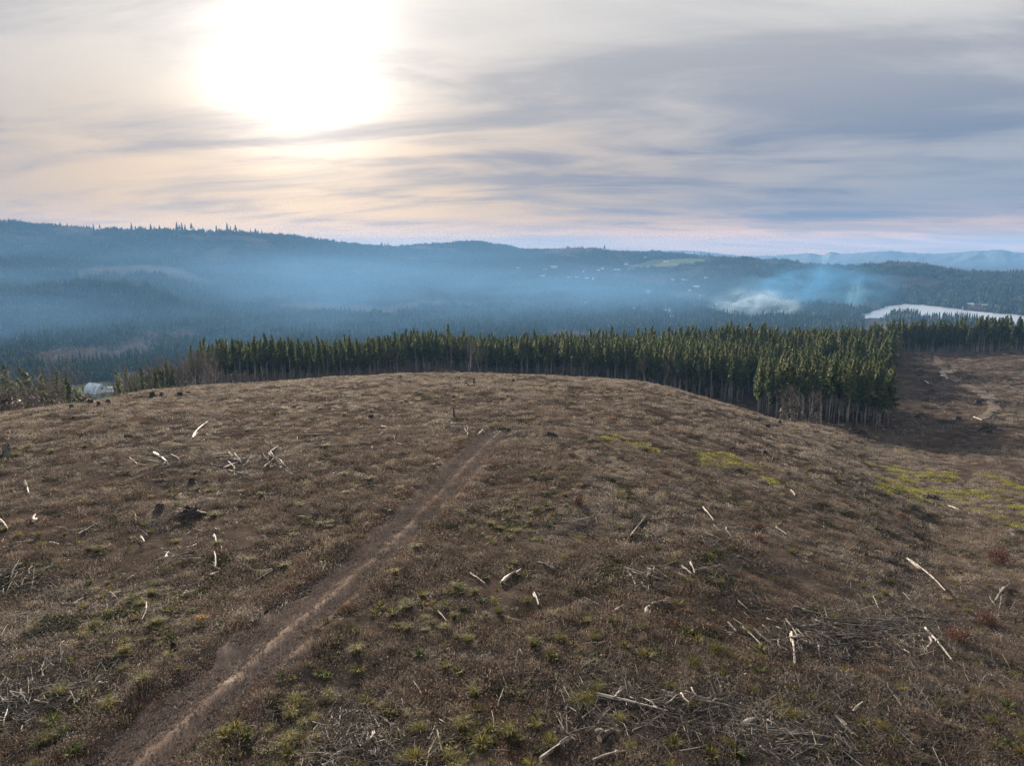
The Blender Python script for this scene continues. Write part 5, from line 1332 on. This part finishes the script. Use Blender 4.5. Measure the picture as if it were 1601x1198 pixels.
for row in [
 (302, 687, 325, 662, 4.2, 'w', 'long curved bleached log standing out on the left slope', 3, .3),
 (157, 725, 185, 731, 3, 'g', 'grey log lying level on the upper left slope', 0, .2),
 (202, 717, 214, 727, 2, 'w', 'short pale stick log above the long grey pole on the left', 0, .2),
 (217, 729, 287, 738, 2.6, 'g', 'long straight grey pole on the left slope', 0, .2),
 (222, 720, 252, 726, 2.6, 'g', 'brownish log just above the long straight grey pole', 1, .2),
 (237, 754, 265, 755, 4.5, 'g', 'thick grey log below the long straight grey pole', 0, .2),
 (142, 774, 182, 777, 2.6, 'g', 'pale grey pole lying level, far left middle slope', 0, .2),
 (126, 841, 149, 824, 4.5, 'd', 'dark tilted log left of the black root mass', 0, .3),
 (351, 735, 372, 727, 4.5, 'w', 'bleached log at the left end of the wide brush heap', 0, .3),
 (297, 702, 375, 701, 2.2, 'g', 'very long thin grey pole lying level beyond the curved white log', 0, .2),
 (330, 717, 387, 714, 2.6, 'g', 'dark grey pole just above the wide brush heap', 1, .2),
 (0, 816, 12, 830, 4, 'w', 'pale log cut by the left picture edge', 0, .3),
 (335, 840, 338, 851, 3.6, 'w', 'short upright white log piece, upper of two left of the track', 0, .3),
 (335, 867, 337, 891, 3.4, 'w', 'white curved log piece, lower of two left of the track', 1, .3),
 (329, 904, 345, 898, 4, 'w', 'short bright log just below the two white pieces', 0, .3),
 (243, 881, 305, 866, 3, 'g', 'long grey branch log slanting up to the right, left slope', 1, .3),
 (259, 876, 264, 867, 4, 'w', 'stubby white log by the long slanting branch', 0, .3),
 (250, 876, 300, 872, 2, 'g', 'thin grey branch under the long slanting one', 2, .3),
 (77, 852, 92, 855, 3.5, 'w', 'small pale log at the far left, below the dark tilted log', 0, .3),
 (220, 842, 226, 851, 3, 'w', 'tiny white log above the slanting grey branch', 0, .3),
 (39, 754, 45, 773, 2.6, 'w', 'thin white stick log near the left edge, pointing uphill', 0, .3),
 (97, 951, 113, 952, 6, 'g', 'thick short grey log in the left foreground', 0, .3),
 (115, 950, 131, 940, 4.5, 'w', 'pale log butting against the thick short grey log', 0, .3),
 (194, 940, 222, 940, 3, 'w', 'thin white pole lying level above the fern cluster', 0, .3),
 (229, 948, 222, 976, 2.6, 'w', 'curved thin white branch among the left ferns', 3, .45),
 (172, 1180, 187, 1183, 4.5, 'w', 'white wood chip log lying on the track', 1, .05),
 (110, 1088, 117, 1110, 3.5, 'g', 'grey forked stick in the lower left slash, left arm', 1, .4),
 (120, 1106, 131, 1081, 3.2, 'g', 'grey forked stick in the lower left slash, right arm', 2, .4),
 (53, 1088, 84, 1078, 4, 'g', 'pale branch across the lower left slash', 1, .4),
 (785, 916, 812, 897, 9, 'w', 'stout pale curved log in the centre of the foreground', 1, .2),
 (685, 960, 698, 976, 2.6, 'w', 'thin white stick among brown weeds in the centre', 0, .3),
 (735, 900, 758, 917, 2.6, 'w', 'thin pale pole left of the stout curved log', 0, .3),
 (932, 1095, 1040, 1122, 7, 'w', 'long straight white trunk on the heap in the lower centre', 0, .5),
 (845, 1196, 892, 1163, 10, 'g', 'thick grey trunk at the bottom edge, pointing up right', 0, .3),
 (927, 1197, 976, 1182, 7, 'g', 'grey curved branch at the bottom edge, right of the thick trunk', 1, .3),
 (835, 935, 842, 954, 5, 'w', 'white splinter log standing among weeds in the centre', 0, .5),
 (962, 959, 973, 953, 4, 'w', 'short white log left of the sawn block', 0, .3),
 (1020, 950, 1047, 948, 7, 'g', 'pale grey log right of the sawn block', 0, .3),
 (981, 899, 993, 919, 5, 'w', 'pale log hanging below the crossed poles', 1, .35),
 (975, 893, 1036, 913, 4.5, 'w', 'long pale pole of the crossed poles right of centre', 0, .4),
 (1000, 915, 1012, 924, 4, 'w', 'short pale piece under the crossed poles', 2, .3),
 (1160, 1141, 1183, 1131, 11, 'w', 'thick white sawn log at the end of the lower slash heap', 0, .3),
 (1172, 1140, 1203, 1151, 4.5, 'g', 'grey branch behind the thick white sawn log', 1, .4),
 (1146, 975, 1205, 1013, 4.5, 'g', 'grey pole running down right, upper of a sheaf', 0, .4),
 (1160, 985, 1196, 1022, 4, 'w', 'pale pole running down right, middle of a sheaf', 0, .4),
 (1138, 980, 1150, 995, 4.5, 'g', 'short thick stick at the top of the sheaf of poles', 0, .4),
 (962, 1102, 974, 1087, 8, 'g', 'thick split log leaning on the long white trunk', 0, .5),
 (1446, 988, 1487, 1038, 5, 'w', 'slender bright pole slanting beside the large red-brown shrub', 0, .4),
 (1418, 878, 1477, 929, 5, 'w', 'long crooked white branch slanting on the upper right', 3, .4),
 (1237, 997, 1242, 1046, 5.5, 'w', 'straight pale post-like log lying towards the camera', 0, .5),
 (1228, 976, 1251, 1019, 3.6, 'g', 'curved grey branch left of the long windrow', 3, .5),
 (1291, 973, 1390, 989, 6, 'g', 'long grey trunk in the windrow on the right', 0, .3),
 (1238, 960, 1279, 966, 9, 'd', 'thick dark log at the left end of the windrow', 0, .3),
 (1285, 998, 1375, 1006, 6, 'd', 'long dark trunk lowest in the windrow', 0, .3),
 (1390, 968, 1490, 976, 4, 'g', 'thin grey pole at the right end of the windrow', 0, .3),
 (1556, 946, 1577, 920, 5, 'g', 'grey crooked branch at the far right, pointing up', 1, .5),
 (1334, 1118, 1348, 1104, 5, 'w', 'short pale log left of the bare foreground patch', 0, .3),
 (1307, 1127, 1341, 1159, 6, 'w', 'white splintered log pointing down right, lower right', 2, .3),
 (1200, 1152, 1311, 1165, 5, 'g', 'long grey branch on top of the lower slash heap', 1, .5),
 (1198, 1129, 1232, 1111, 5, 'g', 'curved grey branch above the lower slash heap', 3, .4),
 (1090, 1106, 1150, 1118, 5, 'g', 'grey branch in the middle of the lower centre heap', 1, .6),
 (1040, 1100, 1100, 1108, 5, 'g', 'grey pole lying behind the long white trunk', 0, .6),
 (986, 843, 1013, 809, 3.6, 'g', 'grey pole slanting up right above the crossed poles', 0, .4),
 (1018, 817, 1078, 813, 3.6, 'g', 'long level grey pole right of the slanting one', 0, .35),
 (1099, 796, 1116, 818, 3.2, 'w', 'thin white pole left of the upright red shrub', 0, .3),
 (1016, 891, 1038, 895, 6, 'g', 'thick grey log above the crossed poles', 0, .3),
 (1066, 890, 1081, 903, 5, 'w', 'pale log in the small jumble, leftmost', 0, .3),
 (1079, 885, 1086, 903, 3.2, 'w', 'white stick standing in the small jumble', 0, .5),
 (1061, 902, 1075, 912, 5, 'w', 'curved pale piece at the foot of the small jumble', 1, .3),
 (1086, 897, 1126, 889, 3.6, 'g', 'crooked grey branch right of the small jumble', 2, .4),
 (1102, 837, 1126, 848, 4, 'w', 'pale pole below the upright red shrub, left', 0, .3),
 (1150, 829, 1172, 832, 3.4, 'g', 'grey pole below the upright red shrub, right', 0, .3),
 (800, 782, 826, 787, 2.6, 'g', 'thin grey pole at the right edge of the track', 0, .2),
 (842, 885, 866, 896, 8, 'g', 'thick grey weathered log right of the stout curved log', 0, .2),
 (808, 677, 841, 675, 3, 'w', 'pale pole in the debris beyond the track end', 0, .25),
 (468, 813, 498, 806, 4.5, 'g', 'grey log alone on the slope left of the track', 0, .3),
 (596, 669, 611, 671, 3.2, 'w', 'short white log near the brow, centre left', 0, .2),
 (624, 697, 679, 692, 2.2, 'g', 'thin grey pole left of the track end', 2, .2),
 (468, 682, 524, 680, 2.2, 'g', 'thin pale pole above the wide brush heap', 1, .2),
 (1483, 794, 1499, 800, 4.5, 'w', 'white log below the dark mound in the mossy hollow', 0, .3),
 (1213, 828, 1230, 840, 3.2, 'w', 'white pole right of the upright red shrub', 0, .3),
 (1095, 712, 1105, 716, 4, 'w', 'white log in the middle moss patch', 0, .25),
 (1180, 653, 1203, 661, 4, 'g', 'grey log on the brow in front of the corner block', 0, .3),
 (1470, 584, 1481, 592, 4.5, 'w', 'heap of white peeled logs on the far right slope, upper log', 0, .6),
 (1472, 588, 1482, 594, 4, 'w', 'heap of white peeled logs on the far right slope, lower log', 0, .3),
 (1522, 654, 1535, 659, 3, 'w', 'pale pole below the bend of the far dirt road', 0, .4),
 (1446, 597, 1452, 602, 3, 'w', 'small white log left of the far dirt road', 0, .4),
 (1400, 700, 1412, 702, 3, 'w', 'white log above the wide tan tussock', 0, .3),
 (1236, 770, 1243, 778, 4.5, 'w', 'white block of wood below the narrow moss streak', 0, .3),
]:
    lay_log(*row[:6], row[6], shape=row[7], lift=row[8], cut=row[6].startswith(('thick white sawn', 'thick grey trunk')))
lay_log(937, 1163, 960, 1149, 15, 'd', 'fat dark log butt with a pale end in the lower centre', 0, .2, cut=True)
lay_log(1011, 963, 1014, 952, 10, 'w', 'squat pale sawn block right of centre', 0, .1, cut=True)
lay_log(53, 818, 55, 809, 7, 'w', 'stubby white log end near the left edge', 0, .2, cut=True)

def stump_mesh(h, r, flare, jag, seed, mat):
    global R
    R = random.Random(seed); mb = MB(); sides = 14; rings = [(-.3, 1+flare*1.1), (0.0, 1+flare), (.25, 1+flare*.35), (.6, 1.02), (1.0, .94)]
    lob = [U(.8, 1.2) for _ in range(sides)]
    for (z, k) in rings:
        for s in range(sides):
            a = 6.2832*s/sides; rr = r*k*(1+(lob[s]-1)*(1.6 if z < .3 else .5))*U(.96, 1.04)
            mb.v.append((math.cos(a)*rr, math.sin(a)*rr, h*z*(1+jag*U(-1, 1)*(z > .9))))
    for i in range(len(rings)-1):
        for s in range(sides):
            a = i*sides+s; b = i*sides+(s+1) % sides; mb.f.append((a, b, b+sides, a+sides))
    for s in range(sides):                                  # root spurs
        if s % 3 == 0:
            a = 6.2832*s/sides+U(-.2, .2); q = Vector((math.cos(a), math.sin(a), 0))
            mb.tube([q*r*1.1+Vector((0, 0, h*.25)), q*r*1.8+Vector((0, 0, .05)), q*r*2.5+Vector((0, 0, -.25))], [r*.32, r*.22, r*.08], 5)
    top = MB(); n = sides; c = len(mb.v)-n
    top.v = [(0, 0, h*.97)] + [tuple(np.array(mb.v[c+s])*np.array([.985, .985, 1])+np.array([0, 0, .012])) for s in range(n)]; top.f = [(0, 1+s, 1+(s+1) % n) for s in range(n)]
    return mb.mesh('stump_side', M[mat], True), top.mesh('stump_top', M['cutwood' if jag < .05 else 'greywood'])
ST = [stump_mesh(.9, .5, .35, .03, 41, 'char'), stump_mesh(1.0, .5, .45, .22, 42, 'char'), stump_mesh(.8, .55, .4, .12, 43, 'darkwood')]
ROOT = []
def rootwad(seed):
    """upturned root mass: a lump of earth bristling with broken roots"""
    global R
    R = random.Random(seed); mb = MB(); nu, nv = 16, 8
    for j in range(nv+1):
        for i in range(nu):
            a = 6.2832*i/nu; p_ = j/nv*math.pi*.5; k = 1+.55*float(fbm(math.cos(a)*1.7+seed, math.sin(a)*1.7+j*.5, 3))
            mb.v.append((math.cos(a)*math.cos(p_)*k, math.sin(a)*math.cos(p_)*.7*k, math.sin(p_)*.75*k-.15))
    for j in range(nv):
        for i in range(nu): a = j*nu+i; b = j*nu+(i+1) % nu; mb.f.append((a, b, b+nu, a+nu))
    ro_ = MB()
    for k in range(34):
        a = U(0, 6.28); p_ = U(.05, 1.5); d_ = Vector((math.cos(a)*math.cos(p_), math.sin(a)*math.cos(p_)*.7, math.sin(p_)*.8)); q = d_*.8
        m_ = q+d_*U(.2, .4)+rv(.1); e = m_+d_*U(.05, .3)+rv(.22); ro_.tube([q, m_, e], [.07, .045, .012], 4)
    return mb.mesh('root_earth', M['char'], False), ro_.mesh('roots', M['darkwood'], True)
ROOT = [rootwad(61), rootwad(62), rootwad(63)]
R = random.Random(950)
STUMPS = [ # u, v(base), width px, height px, label
 (112, 641, 9, 8, 'dark stump on the left brow, lowest of the row before the barn'), (142, 634, 11, 9, 'dark stump on the left brow directly below the barn'), (155, 636, 7, 7, 'small dark stump right of the one below the barn'), (169, 632, 8, 7, 'dark leaning stump on the brow right of the barn'),
 (239, 622, 10, 8, 'rounded black stump under the dark conifers on the left brow'), (253, 619, 6, 6, 'small black stump right of the rounded black one'), (282, 620, 11, 6, 'wide black stump below the alders'), (294, 617, 9, 4, 'low black stump right of the wide one'), (325, 613, 8, 3, 'flat dark stump at the left end of the conifers'), (435, 609, 8, 4, 'dark stump on the brow below the left stand'),
 (10, 714, 13, 17, 'tall jagged grey stump at the left picture edge'), (741, 599, 3, 7, 'thin dark snag on the brow at the gap'), (802, 597, 6, 4, 'small dark stump on the brow right of the gap'), (626, 590, 7, 3, 'low dark stump on the brow left of the gap'), (718, 593, 3, 4, 'tiny dark snag left of the thin one'),
 (710, 654, 3.2, 14, 'slim dark post-like snag above the track end'), (1219, 664, 6, 7, 'black stump on the brow before the corner block'), (1200, 670, 10, 5, 'dark low stump left of the black one'), (250, 801, 15, 14, 'black jagged stump left of the black root mass'), (300, 756, 12, 8, 'dark broken stump above the black root mass'),
 (271, 1020, 13, 13, 'old round stump with a pale top near the left ferns'), (1354, 690, 3, 6, 'pale slim stub below the corner block'), (1287, 760, 3, 7, 'pale slim stub in the weeds left of the mossy hollow'), (1463, 798, 5, 10, 'pale slim snag below the dark mound'), (1196, 712, 10, 6, 'dark stump right of the middle moss patch'),
 (1497, 658, 11, 6, 'dark stump below the far dirt road'), (1529, 632, 11, 5, 'dark stump inside the bend of the far dirt road'), (925, 656, 8, 4, 'dark stump high on the brow, centre right'), (435, 1125, 16, 14, 'dark rounded stump right of the track near the bottom'), (580, 655, 12, 6, 'dark broken stump high on the slope, centre left'), (1418, 551, 8, 3, 'small stump on the crest of the far right slope'),
]
for (u, v, w, h, lab) in STUMPS:
    q = un(u, v); dep = q[1]*math.cos(PITCH)+(ZC-q[2])*math.sin(PITCH); k = R.randrange(3) if h < 1.2*w else 1
    s = w*dep/FPX/1.35; sh = h*dep/FPX/.9
    e = obj('stump' if h < 2*w else 'snag', None, loc=(q[0], q[1], q[2]-.05), rot=(U(-.08, .08), U(-.08, .08), U(0, 6.28)), scl=(s, s, sh)); tag(e, lab, 'stump' if h < 2*w else 'snag')
    if 'pale slim' in lab or 'jagged grey' in lab:
        sm = ST[1][0].copy(); sm.materials[0] = M['greywood' if 'grey' in lab else 'bleached']; obj('trunk', sm, e)
    else: obj('trunk', ST[k][0], e)
    obj('cut_top', ST[k if not('pale slim' in lab or 'jagged grey' in lab) else 1][1], e)
for (u, v, w, lab) in [(1337, 677, 30, 'upturned root mass at the foot of the corner block'), (1545, 675, 34, 'large dark root mass on the near edge of the far right slope'), (1458, 613, 18, 'dark root mass in the middle of the far right slope'), (1440, 652, 17, 'dark root mass at the right of the corner block'),
                     (1453, 782, 40, 'long dark mound of earth and roots in the mossy hollow'), (298, 806, 46, 'wide black root mass on the left slope'), (1594, 833, 20, 'dark mound at the right edge below the mossy hollow'), (1583, 800, 22, 'dark mound in the moss at the right edge'),
                     (860, 683, 24, 'dark root mass in the debris beyond the track end'), (1560, 549, 14, 'brush mound on the crest of the far slope, rightmost'), (1504, 550, 10, 'brush mound on the crest of the far slope, middle'), (1463, 549, 9, 'brush mound on the crest beside the far road'), (1372, 552, 12, 'brush mound on the crest behind the corner block')]:
    q = un(u, v); dep = q[1]*math.cos(PITCH)+(ZC-q[2])*math.sin(PITCH); s = w*dep/FPX/2.1; k = R.randrange(3)
    flat = .5 if 'mound' in lab else .85
    e = obj('root_mass' if 'root' in lab else 'brush_mound', None, loc=(q[0], q[1], q[2]), rot=(0, 0, U(-.3, .3)), scl=(s, s, s*flat)); tag(e, lab, 'root mass' if 'root' in lab else 'mound')
    obj('earth', ROOT[k][0], e); obj('roots', ROOT[k][1], e)

# slash heaps: each branch is a part of its heap
STK = []
for i in range(9):
    R = random.Random(700+i); mb = MB(); y1, y2 = U(-.05, .05), U(-.06, .06)
    # unit length, radius given in units of 1/40 of the length
    mb.tube([(0, 0, 0), (.3, y1, U(-.02, .02)), (.65, y2, U(-.02, .02)), (1, 0, 0)], [.016, .015, .012, .005], 6)
    for k in range(2+i % 3): f = U(.2, .8); mb.tube([(f, (y1+y2)/2*.8, 0), (f+U(.1, .25), U(-.16, .16), U(.0, .10))], [.007, .002], 4)
    STK.append(mb.mesh('branch', M[('greywood', 'bleached', 'darkwood', 'greywood', 'greywood', 'darkwood', 'greywood', 'darkwood', 'greywood')[i]], True))
R = random.Random(990)
HEAPS = [ # u, v, half-width px, half-height px, branches, length px, main direction in picture (deg), spread, label
 (408, 729, 58, 12, 44, 34, 5, 30, 'wide heap of brush and grey logs on the slope left of the track'),
 (30, 905, 38, 22, 34, 40, 35, 25, 'heap of grey branches at the left picture edge'),
 (32, 1105, 42, 30, 40, 34, -10, 50, 'heap of fine pale branches at the lower left edge'),
 (590, 1165, 50, 30, 34, 30, 40, 50, 'scatter of pale twigs at the bottom right of the track'),
 (902, 827, 24, 12, 22, 38, -6, 12, 'small stack of pale logs lying side by side'),
 (1065, 1108, 75, 20, 52, 48, -12, 28, 'big heap of pale logs and branches in the lower centre'),
 (1330, 985, 110, 24, 70, 70, -8, 14, 'long windrow of dark and grey branches on the right'),
 (1260, 1010, 50, 22, 34, 40, -35, 25, 'fan of grey branches left of the windrow'),
 (1430, 1022, 60, 28, 44, 30, -25, 40, 'spread of fine grey twigs below the slender bright pole'),
 (1230, 1168, 60, 28, 60, 52, -14, 25, 'large heap of grey branches at the bottom right of centre'),
 (765, 676, 34, 9, 26, 14, 10, 40, 'row of pale debris at the end of the track'),
 (1010, 905, 34, 14, 14, 26, -20, 40, 'jumble of short pale pieces under the crossed poles'),
 (1555, 960, 40, 20, 20, 34, 30, 40, 'loose branches at the far right edge'),
 (1110, 845, 40, 14, 18, 26, -15, 30, 'loose pale sticks below the upright red shrub'),
 (270, 730, 40, 14, 16, 30, -5, 20, 'loose grey branches round the long straight pole'),
 (140, 1085, 30, 20, 14, 24, 20, 60, 'loose forked sticks in the lower left foreground'),
 (1500, 582, 26, 5, 20, 16, 0, 30, 'windrow of brush beside the far dirt road'),
 (1432, 580, 24, 6, 20, 16, 25, 40, 'brush heap right of the corner block on the far slope'),
]
for (u, v, hw, hh, nb, lp, ang, spr, lab) in HEAPS:
    c = un(u, v); root = obj('slash_heap', None, loc=(c[0], c[1], c[2])); tag(root, lab, 'slash heap')
    for i in range(nb):
        du, dv = R.gauss(0, .62)*hw, R.gauss(0, .62)*hh; a_ = math.radians(ang+R.gauss(0, spr)); ll = lp*R.uniform(.3, 1.2)
        q1 = un(u+du-math.cos(a_)*ll/2, min(1225, v+dv+math.sin(a_)*ll*.42)); q2 = un(u+du+math.cos(a_)*ll/2, min(1225, v+dv-math.sin(a_)*ll*.42))
        if q1 is None or q2 is None: continue
        pile = max(0, 1-math.hypot(du/hw, dv/hh))*.28
        z1, z2 = q1[2]+R.uniform(.06, .30)+pile, q2[2]+R.uniform(.06, .30)+pile
        e = Vector((q2[0]-q1[0], q2[1]-q1[1], z2-z1)); L = e.length
        if L < .2 or L > 9: continue
        o = obj('branch', STK[R.randrange(9)], root, loc=(q1[0]-c[0], q1[1]-c[1], z1-c[2]))
        o.rotation_mode = 'QUATERNION'; o.rotation_quaternion = e.to_track_quat('X', 'Z'); th = min(1.3, max(.5, 1.5/L))*R.choice([.45, .55, .7, 1.0, 1.5, 2.2])
        o.scale = (L, L*th, L*th)

# small sticks and chips too many to count
x, y, r = field_pts(15000, 18, 200); k = in_field(x, y) & (fbm(x/8+50, y/8, 3) > -.12); k2 = bare_track(x, y) < .5; k &= k2 | (rng.random(len(x)) < .3)
x2, y2, r2 = field_pts(5000, 200, 440, .35, .80); kk = in_field(x2, y2)
X = np.concatenate([x[k], x2[kk]]); Y = np.concatenate([y[k], y2[kk]]); RR = np.hypot(X, Y); n = len(X)
STKM = [STK[0], STK[1], STK[2], STK[3]]
o = gn_scatter('small_sticks', place(np.stack([X, Y], -1), .16), STKM, rng.integers(0, 4, n), np.stack([np.zeros(n), rng.uniform(-.18, .1, n), rng.random(n)*6.28], -1), (.30+1.5*rng.random(n)**2.6)*np.where(RR > 200, 1.6, 1))
tag(o, 'small sticks and bleached chips strewn over the logged slope', 'sticks', kind='stuff')
# tangles of fine twigs in and round the heaps
TW = []
for (u, v, hw, hh, nb, lp, ang, spr, lab) in HEAPS:
    for i in range(int(hw*hh/80)+4):
        q = un(u+R.gauss(0, .8)*hw, min(1225, v+R.gauss(0, .85)*hh))
        if q is not None: TW.append(q)
for (u, v, su, sv, k) in [(1400, 1010, 170, 70, 260), (1200, 1120, 200, 60, 200), (1450, 1120, 120, 50, 130), (60, 1080, 70, 50, 70), (1150, 900, 160, 50, 120), (430, 735, 90, 22, 60), (560, 1160, 90, 30, 60), (950, 1090, 120, 50, 80), (230, 735, 110, 30, 70), (700, 690, 80, 16, 40)]:
    for i in range(int(k*.22)):
        q = un(min(1640, max(-40, u+R.gauss(0, su*.6))), min(1225, v+R.gauss(0, sv*.6)))
        if q is not None and float(bare_track(q[0:1], q[1:2])[0]) < .4: TW.append(q)
R = random.Random(991)
TWM = [litter(1.1, 26, .9, .014, M['greywood']), litter(1.0, 18, 1.2, .017, M['greywood']), litter(1.1, 34, .7, .012, M['twig']), litter(1.0, 12, .9, .015, M['bleached'])]
for i in range(170):                                     # brash lying in bands on the far right slope
    q = un(R.uniform(1400, 1610), R.uniform(556, 665))
    if float(fbm(q[0]/18, q[1]/7, 3)) > .0: TW += [q, q+np.array([R.uniform(-2, 2), R.uniform(-2, 2), 0])]
TWM += [litter(1.6, 40, 1.6, .05, M['darkwood']), litter(1.5, 30, 1.4, .04, M['greywood'])]
nfar = np.array([math.hypot(q[0], q[1]) > 190 for q in TW])
TW = np.array(TW); n = len(TW)
o = gn_scatter('twig_litter', TW+np.array([0, 0, .10]), TWM, np.where(nfar, rng.choice([4, 4, 5], n), rng.choice([0, 1, 2, 3], n, p=[.32, .26, .30, .12])), np.stack([rng.uniform(-.12, .12, n), rng.uniform(-.12, .12, n), rng.random(n)*6.28], -1), rng.uniform(.7, 1.5, n))
tag(o, 'fine grey twigs and broken branches littering the slope', 'twigs', kind='stuff')
# bright chips
mb = MB()
for k in range(5):
    q = rnd_in(1.1); a = U(0, 6.28); d_ = Vector((math.cos(a), math.sin(a), U(-.1, .2)))*U(.05, .16); mb.tube([q-d_, q+rv(.02), q+d_*.9], [.008, .03, .012], 5)
CH = mb.mesh('chips', M['bleached'])
x, y, r = field_pts(1500, 30, 190); k = in_field(x, y) & (rng.random(len(x)) < .5+fbm(x/10, y/10+90, 2))
x2, y2, r2 = field_pts(4200, 200, 440, .35, .80); kk = in_field(x2, y2) & (fbm(x2/14, y2/14, 3) > .0)
X = np.concatenate([x[k], x2[kk]]); Y = np.concatenate([y[k], y2[kk]]); n = len(X)
o = gn_scatter('wood_chips', place(np.stack([X, Y], -1), .12), [CH], np.zeros(n), np.stack([rng.uniform(-.3, .3, n), rng.uniform(-.3, .3, n), rng.random(n)*6.28], -1), np.where(np.hypot(X, Y) > 200, 1.8, .8)*rng.uniform(.5, 1.5, n))
tag(o, 'bright splinters and bark chips dotted over the slope', 'wood chips', kind='stuff')
# stones on the track
mb = MB()
for k in range(26):
    q = rnd_in(.7); s = U(.012, .04); a = rv(s); mb.tri(q+Vector((-s, 0, 0)), q+Vector((s*.5, s, 0)), q+Vector((0, 0, s*1.2))); mb.tri(q+Vector((-s, 0, 0)), q+Vector((0, 0, s*1.2)), q+Vector((s*.5, -s, 0))); mb.tri(q+Vector((s*.5, s, 0)), q+Vector((s*.5, -s, 0)), q+Vector((0, 0, s*1.2)))
STN = mb.mesh('stones', plain_mat('track_stone', (0.20, 0.155, 0.128), .8))
tk = np.concatenate([[0], np.cumsum(np.hypot(*np.diff(TRACK, axis=0).T))]); n = 4200
tt = rng.uniform(0, tk[-1], n); s = rng.uniform(-2.0, 2.0, n); X = np.interp(tt, tk, TRACK[:, 0]); Y = np.interp(tt, tk, TRACK[:, 1])
d0 = TRACK[-1]-TRACK[5]; d0 = d0/np.linalg.norm(d0); X = X-d0[1]*s; Y = Y+d0[0]*s
o = gn_scatter('track_stones', place(np.stack([X, Y], -1), .07), [STN], np.zeros(n), np.stack([np.zeros(n), np.zeros(n), rng.random(n)*6.28], -1), rng.uniform(.7, 2.2, n))
tag(o, 'loose stones on the gravel track', 'stones', kind='stuff')

# ------------------------------------------------------------------ air: haze, valley smoke, two plumes
def volume_mat(name, color, density, aniso, noise=None):
    m, t = new_mat(name)
    p = t.n('ShaderNodeVolumePrincipled'); p.inputs['Color'].default_value = (*color, 1); p.inputs['Anisotropy'].default_value = aniso
    p.inputs['Density'].default_value = density
    if noise:                                             # soft-edged billows, thinning out towards the edge of the domain
        scale, thr, width, power = noise
        tcn = t.n('ShaderNodeTexCoord'); pos = tcn.outputs['Object']
        ln = t.vm('LENGTH', pos, out=1)
        fall = t.m('POWER', t.m('SUBTRACT', 1.0, t.smooth(ln, 0.0, 1.0)), power)
        dd_ = t.smooth(t.noise(pos, scale, 4, .6, .6), thr, thr+width) if thr > 0 else 1.0
        t.put(p.inputs['Density'], t.m('MULTIPLY', t.m('MULTIPLY', fall, dd_), density))
    o = t.n('ShaderNodeOutputMaterial'); t.put(o.inputs['Volume'], p.outputs[0])
    return m
def dome_mesh(name, mat, nu=32, nv=10, closed_low=-.35):
    mb = MB()
    for j in range(nv+1):
        p_ = -math.pi/2 + math.pi*j/nv
        for i in range(nu): a = 6.2832*i/nu; mb.v.append((math.cos(a)*math.cos(p_), math.sin(a)*math.cos(p_), math.sin(p_)))
    for j in range(nv):
        for i in range(nu): a = j*nu+i; b = j*nu+(i+1) % nu; mb.f.append((a, b, b+nu, a+nu))
    return mb.mesh(name, mat, True)
mb = MB(); zt = max(float(GZ[R_ < 6000].max())+45, ZC+30)
mb.box(-11400, 11400, -11400, 11400, -20, zt)
o = obj('haze', mb.mesh('haze', volume_mat('haze_air', (0.19, 0.43, 0.82), 1.05e-4, .0)))
tag(o, 'thin blue haze filling the valley air', 'haze', kind='stuff')
def smoke(name, u, r, zrel, sx, sy, sz, mat, lab, rz=0.0):
    x, y = polar(u, r, 480)
    o = obj(name, dome_mesh(name, mat), loc=(x, y, ZC+zrel), rot=(0, 0, -math.atan2(x, y)+rz), scl=(sx, sy, sz)); tag(o, lab, 'smoke', kind='stuff')
HAZE_BLUE = (0.24, 0.50, 0.88)
sm1 = volume_mat('valley_smoke_air', HAZE_BLUE, 1.6e-3, .0, (2.2, .33, .36, 1.1))
smoke('valley_smoke', 400, 1800, -150, 1800, 1500, 260, sm1, 'low blue smoke lying along the valley floor on the left')
sm2 = volume_mat('valley_smoke_thick', (0.22, 0.53, 0.94), 2.2e-3, .0, (2.4, .38, .32, 1.2))
smoke('valley_smoke', 900, 1900, -150, 800, 620, 110, sm2, 'thicker blue smoke pooled below the village slope')
sm3 = volume_mat('drifting_smoke', (0.17, 0.52, 0.98), 5.0e-2, .0, (1.9, .42, .30, 1.3))
smoke('smoke_plume', 1268, 2000, -92, 240, 90, 95, sm3, 'blue smoke drifting left from a fire by the lake')
sm4 = volume_mat('white_smoke', (0.58, 0.80, 1.0), 4.2e-1, .0, (2.4, .45, .33, 1.9))
smoke('smoke_plume', 1182, 1620, -122, 120, 60, 62, sm4, 'white smoke hanging over the village roofs')
sm5 = volume_mat('fire_smoke', (0.34, 0.68, 1.0), 9.0e-2, .0, (1.8, .40, .30, 1.2))
smoke('smoke_plume', 1337, 1985, -112, 34, 34, 62, sm5, 'dense root of the blue smoke by the lake shore')
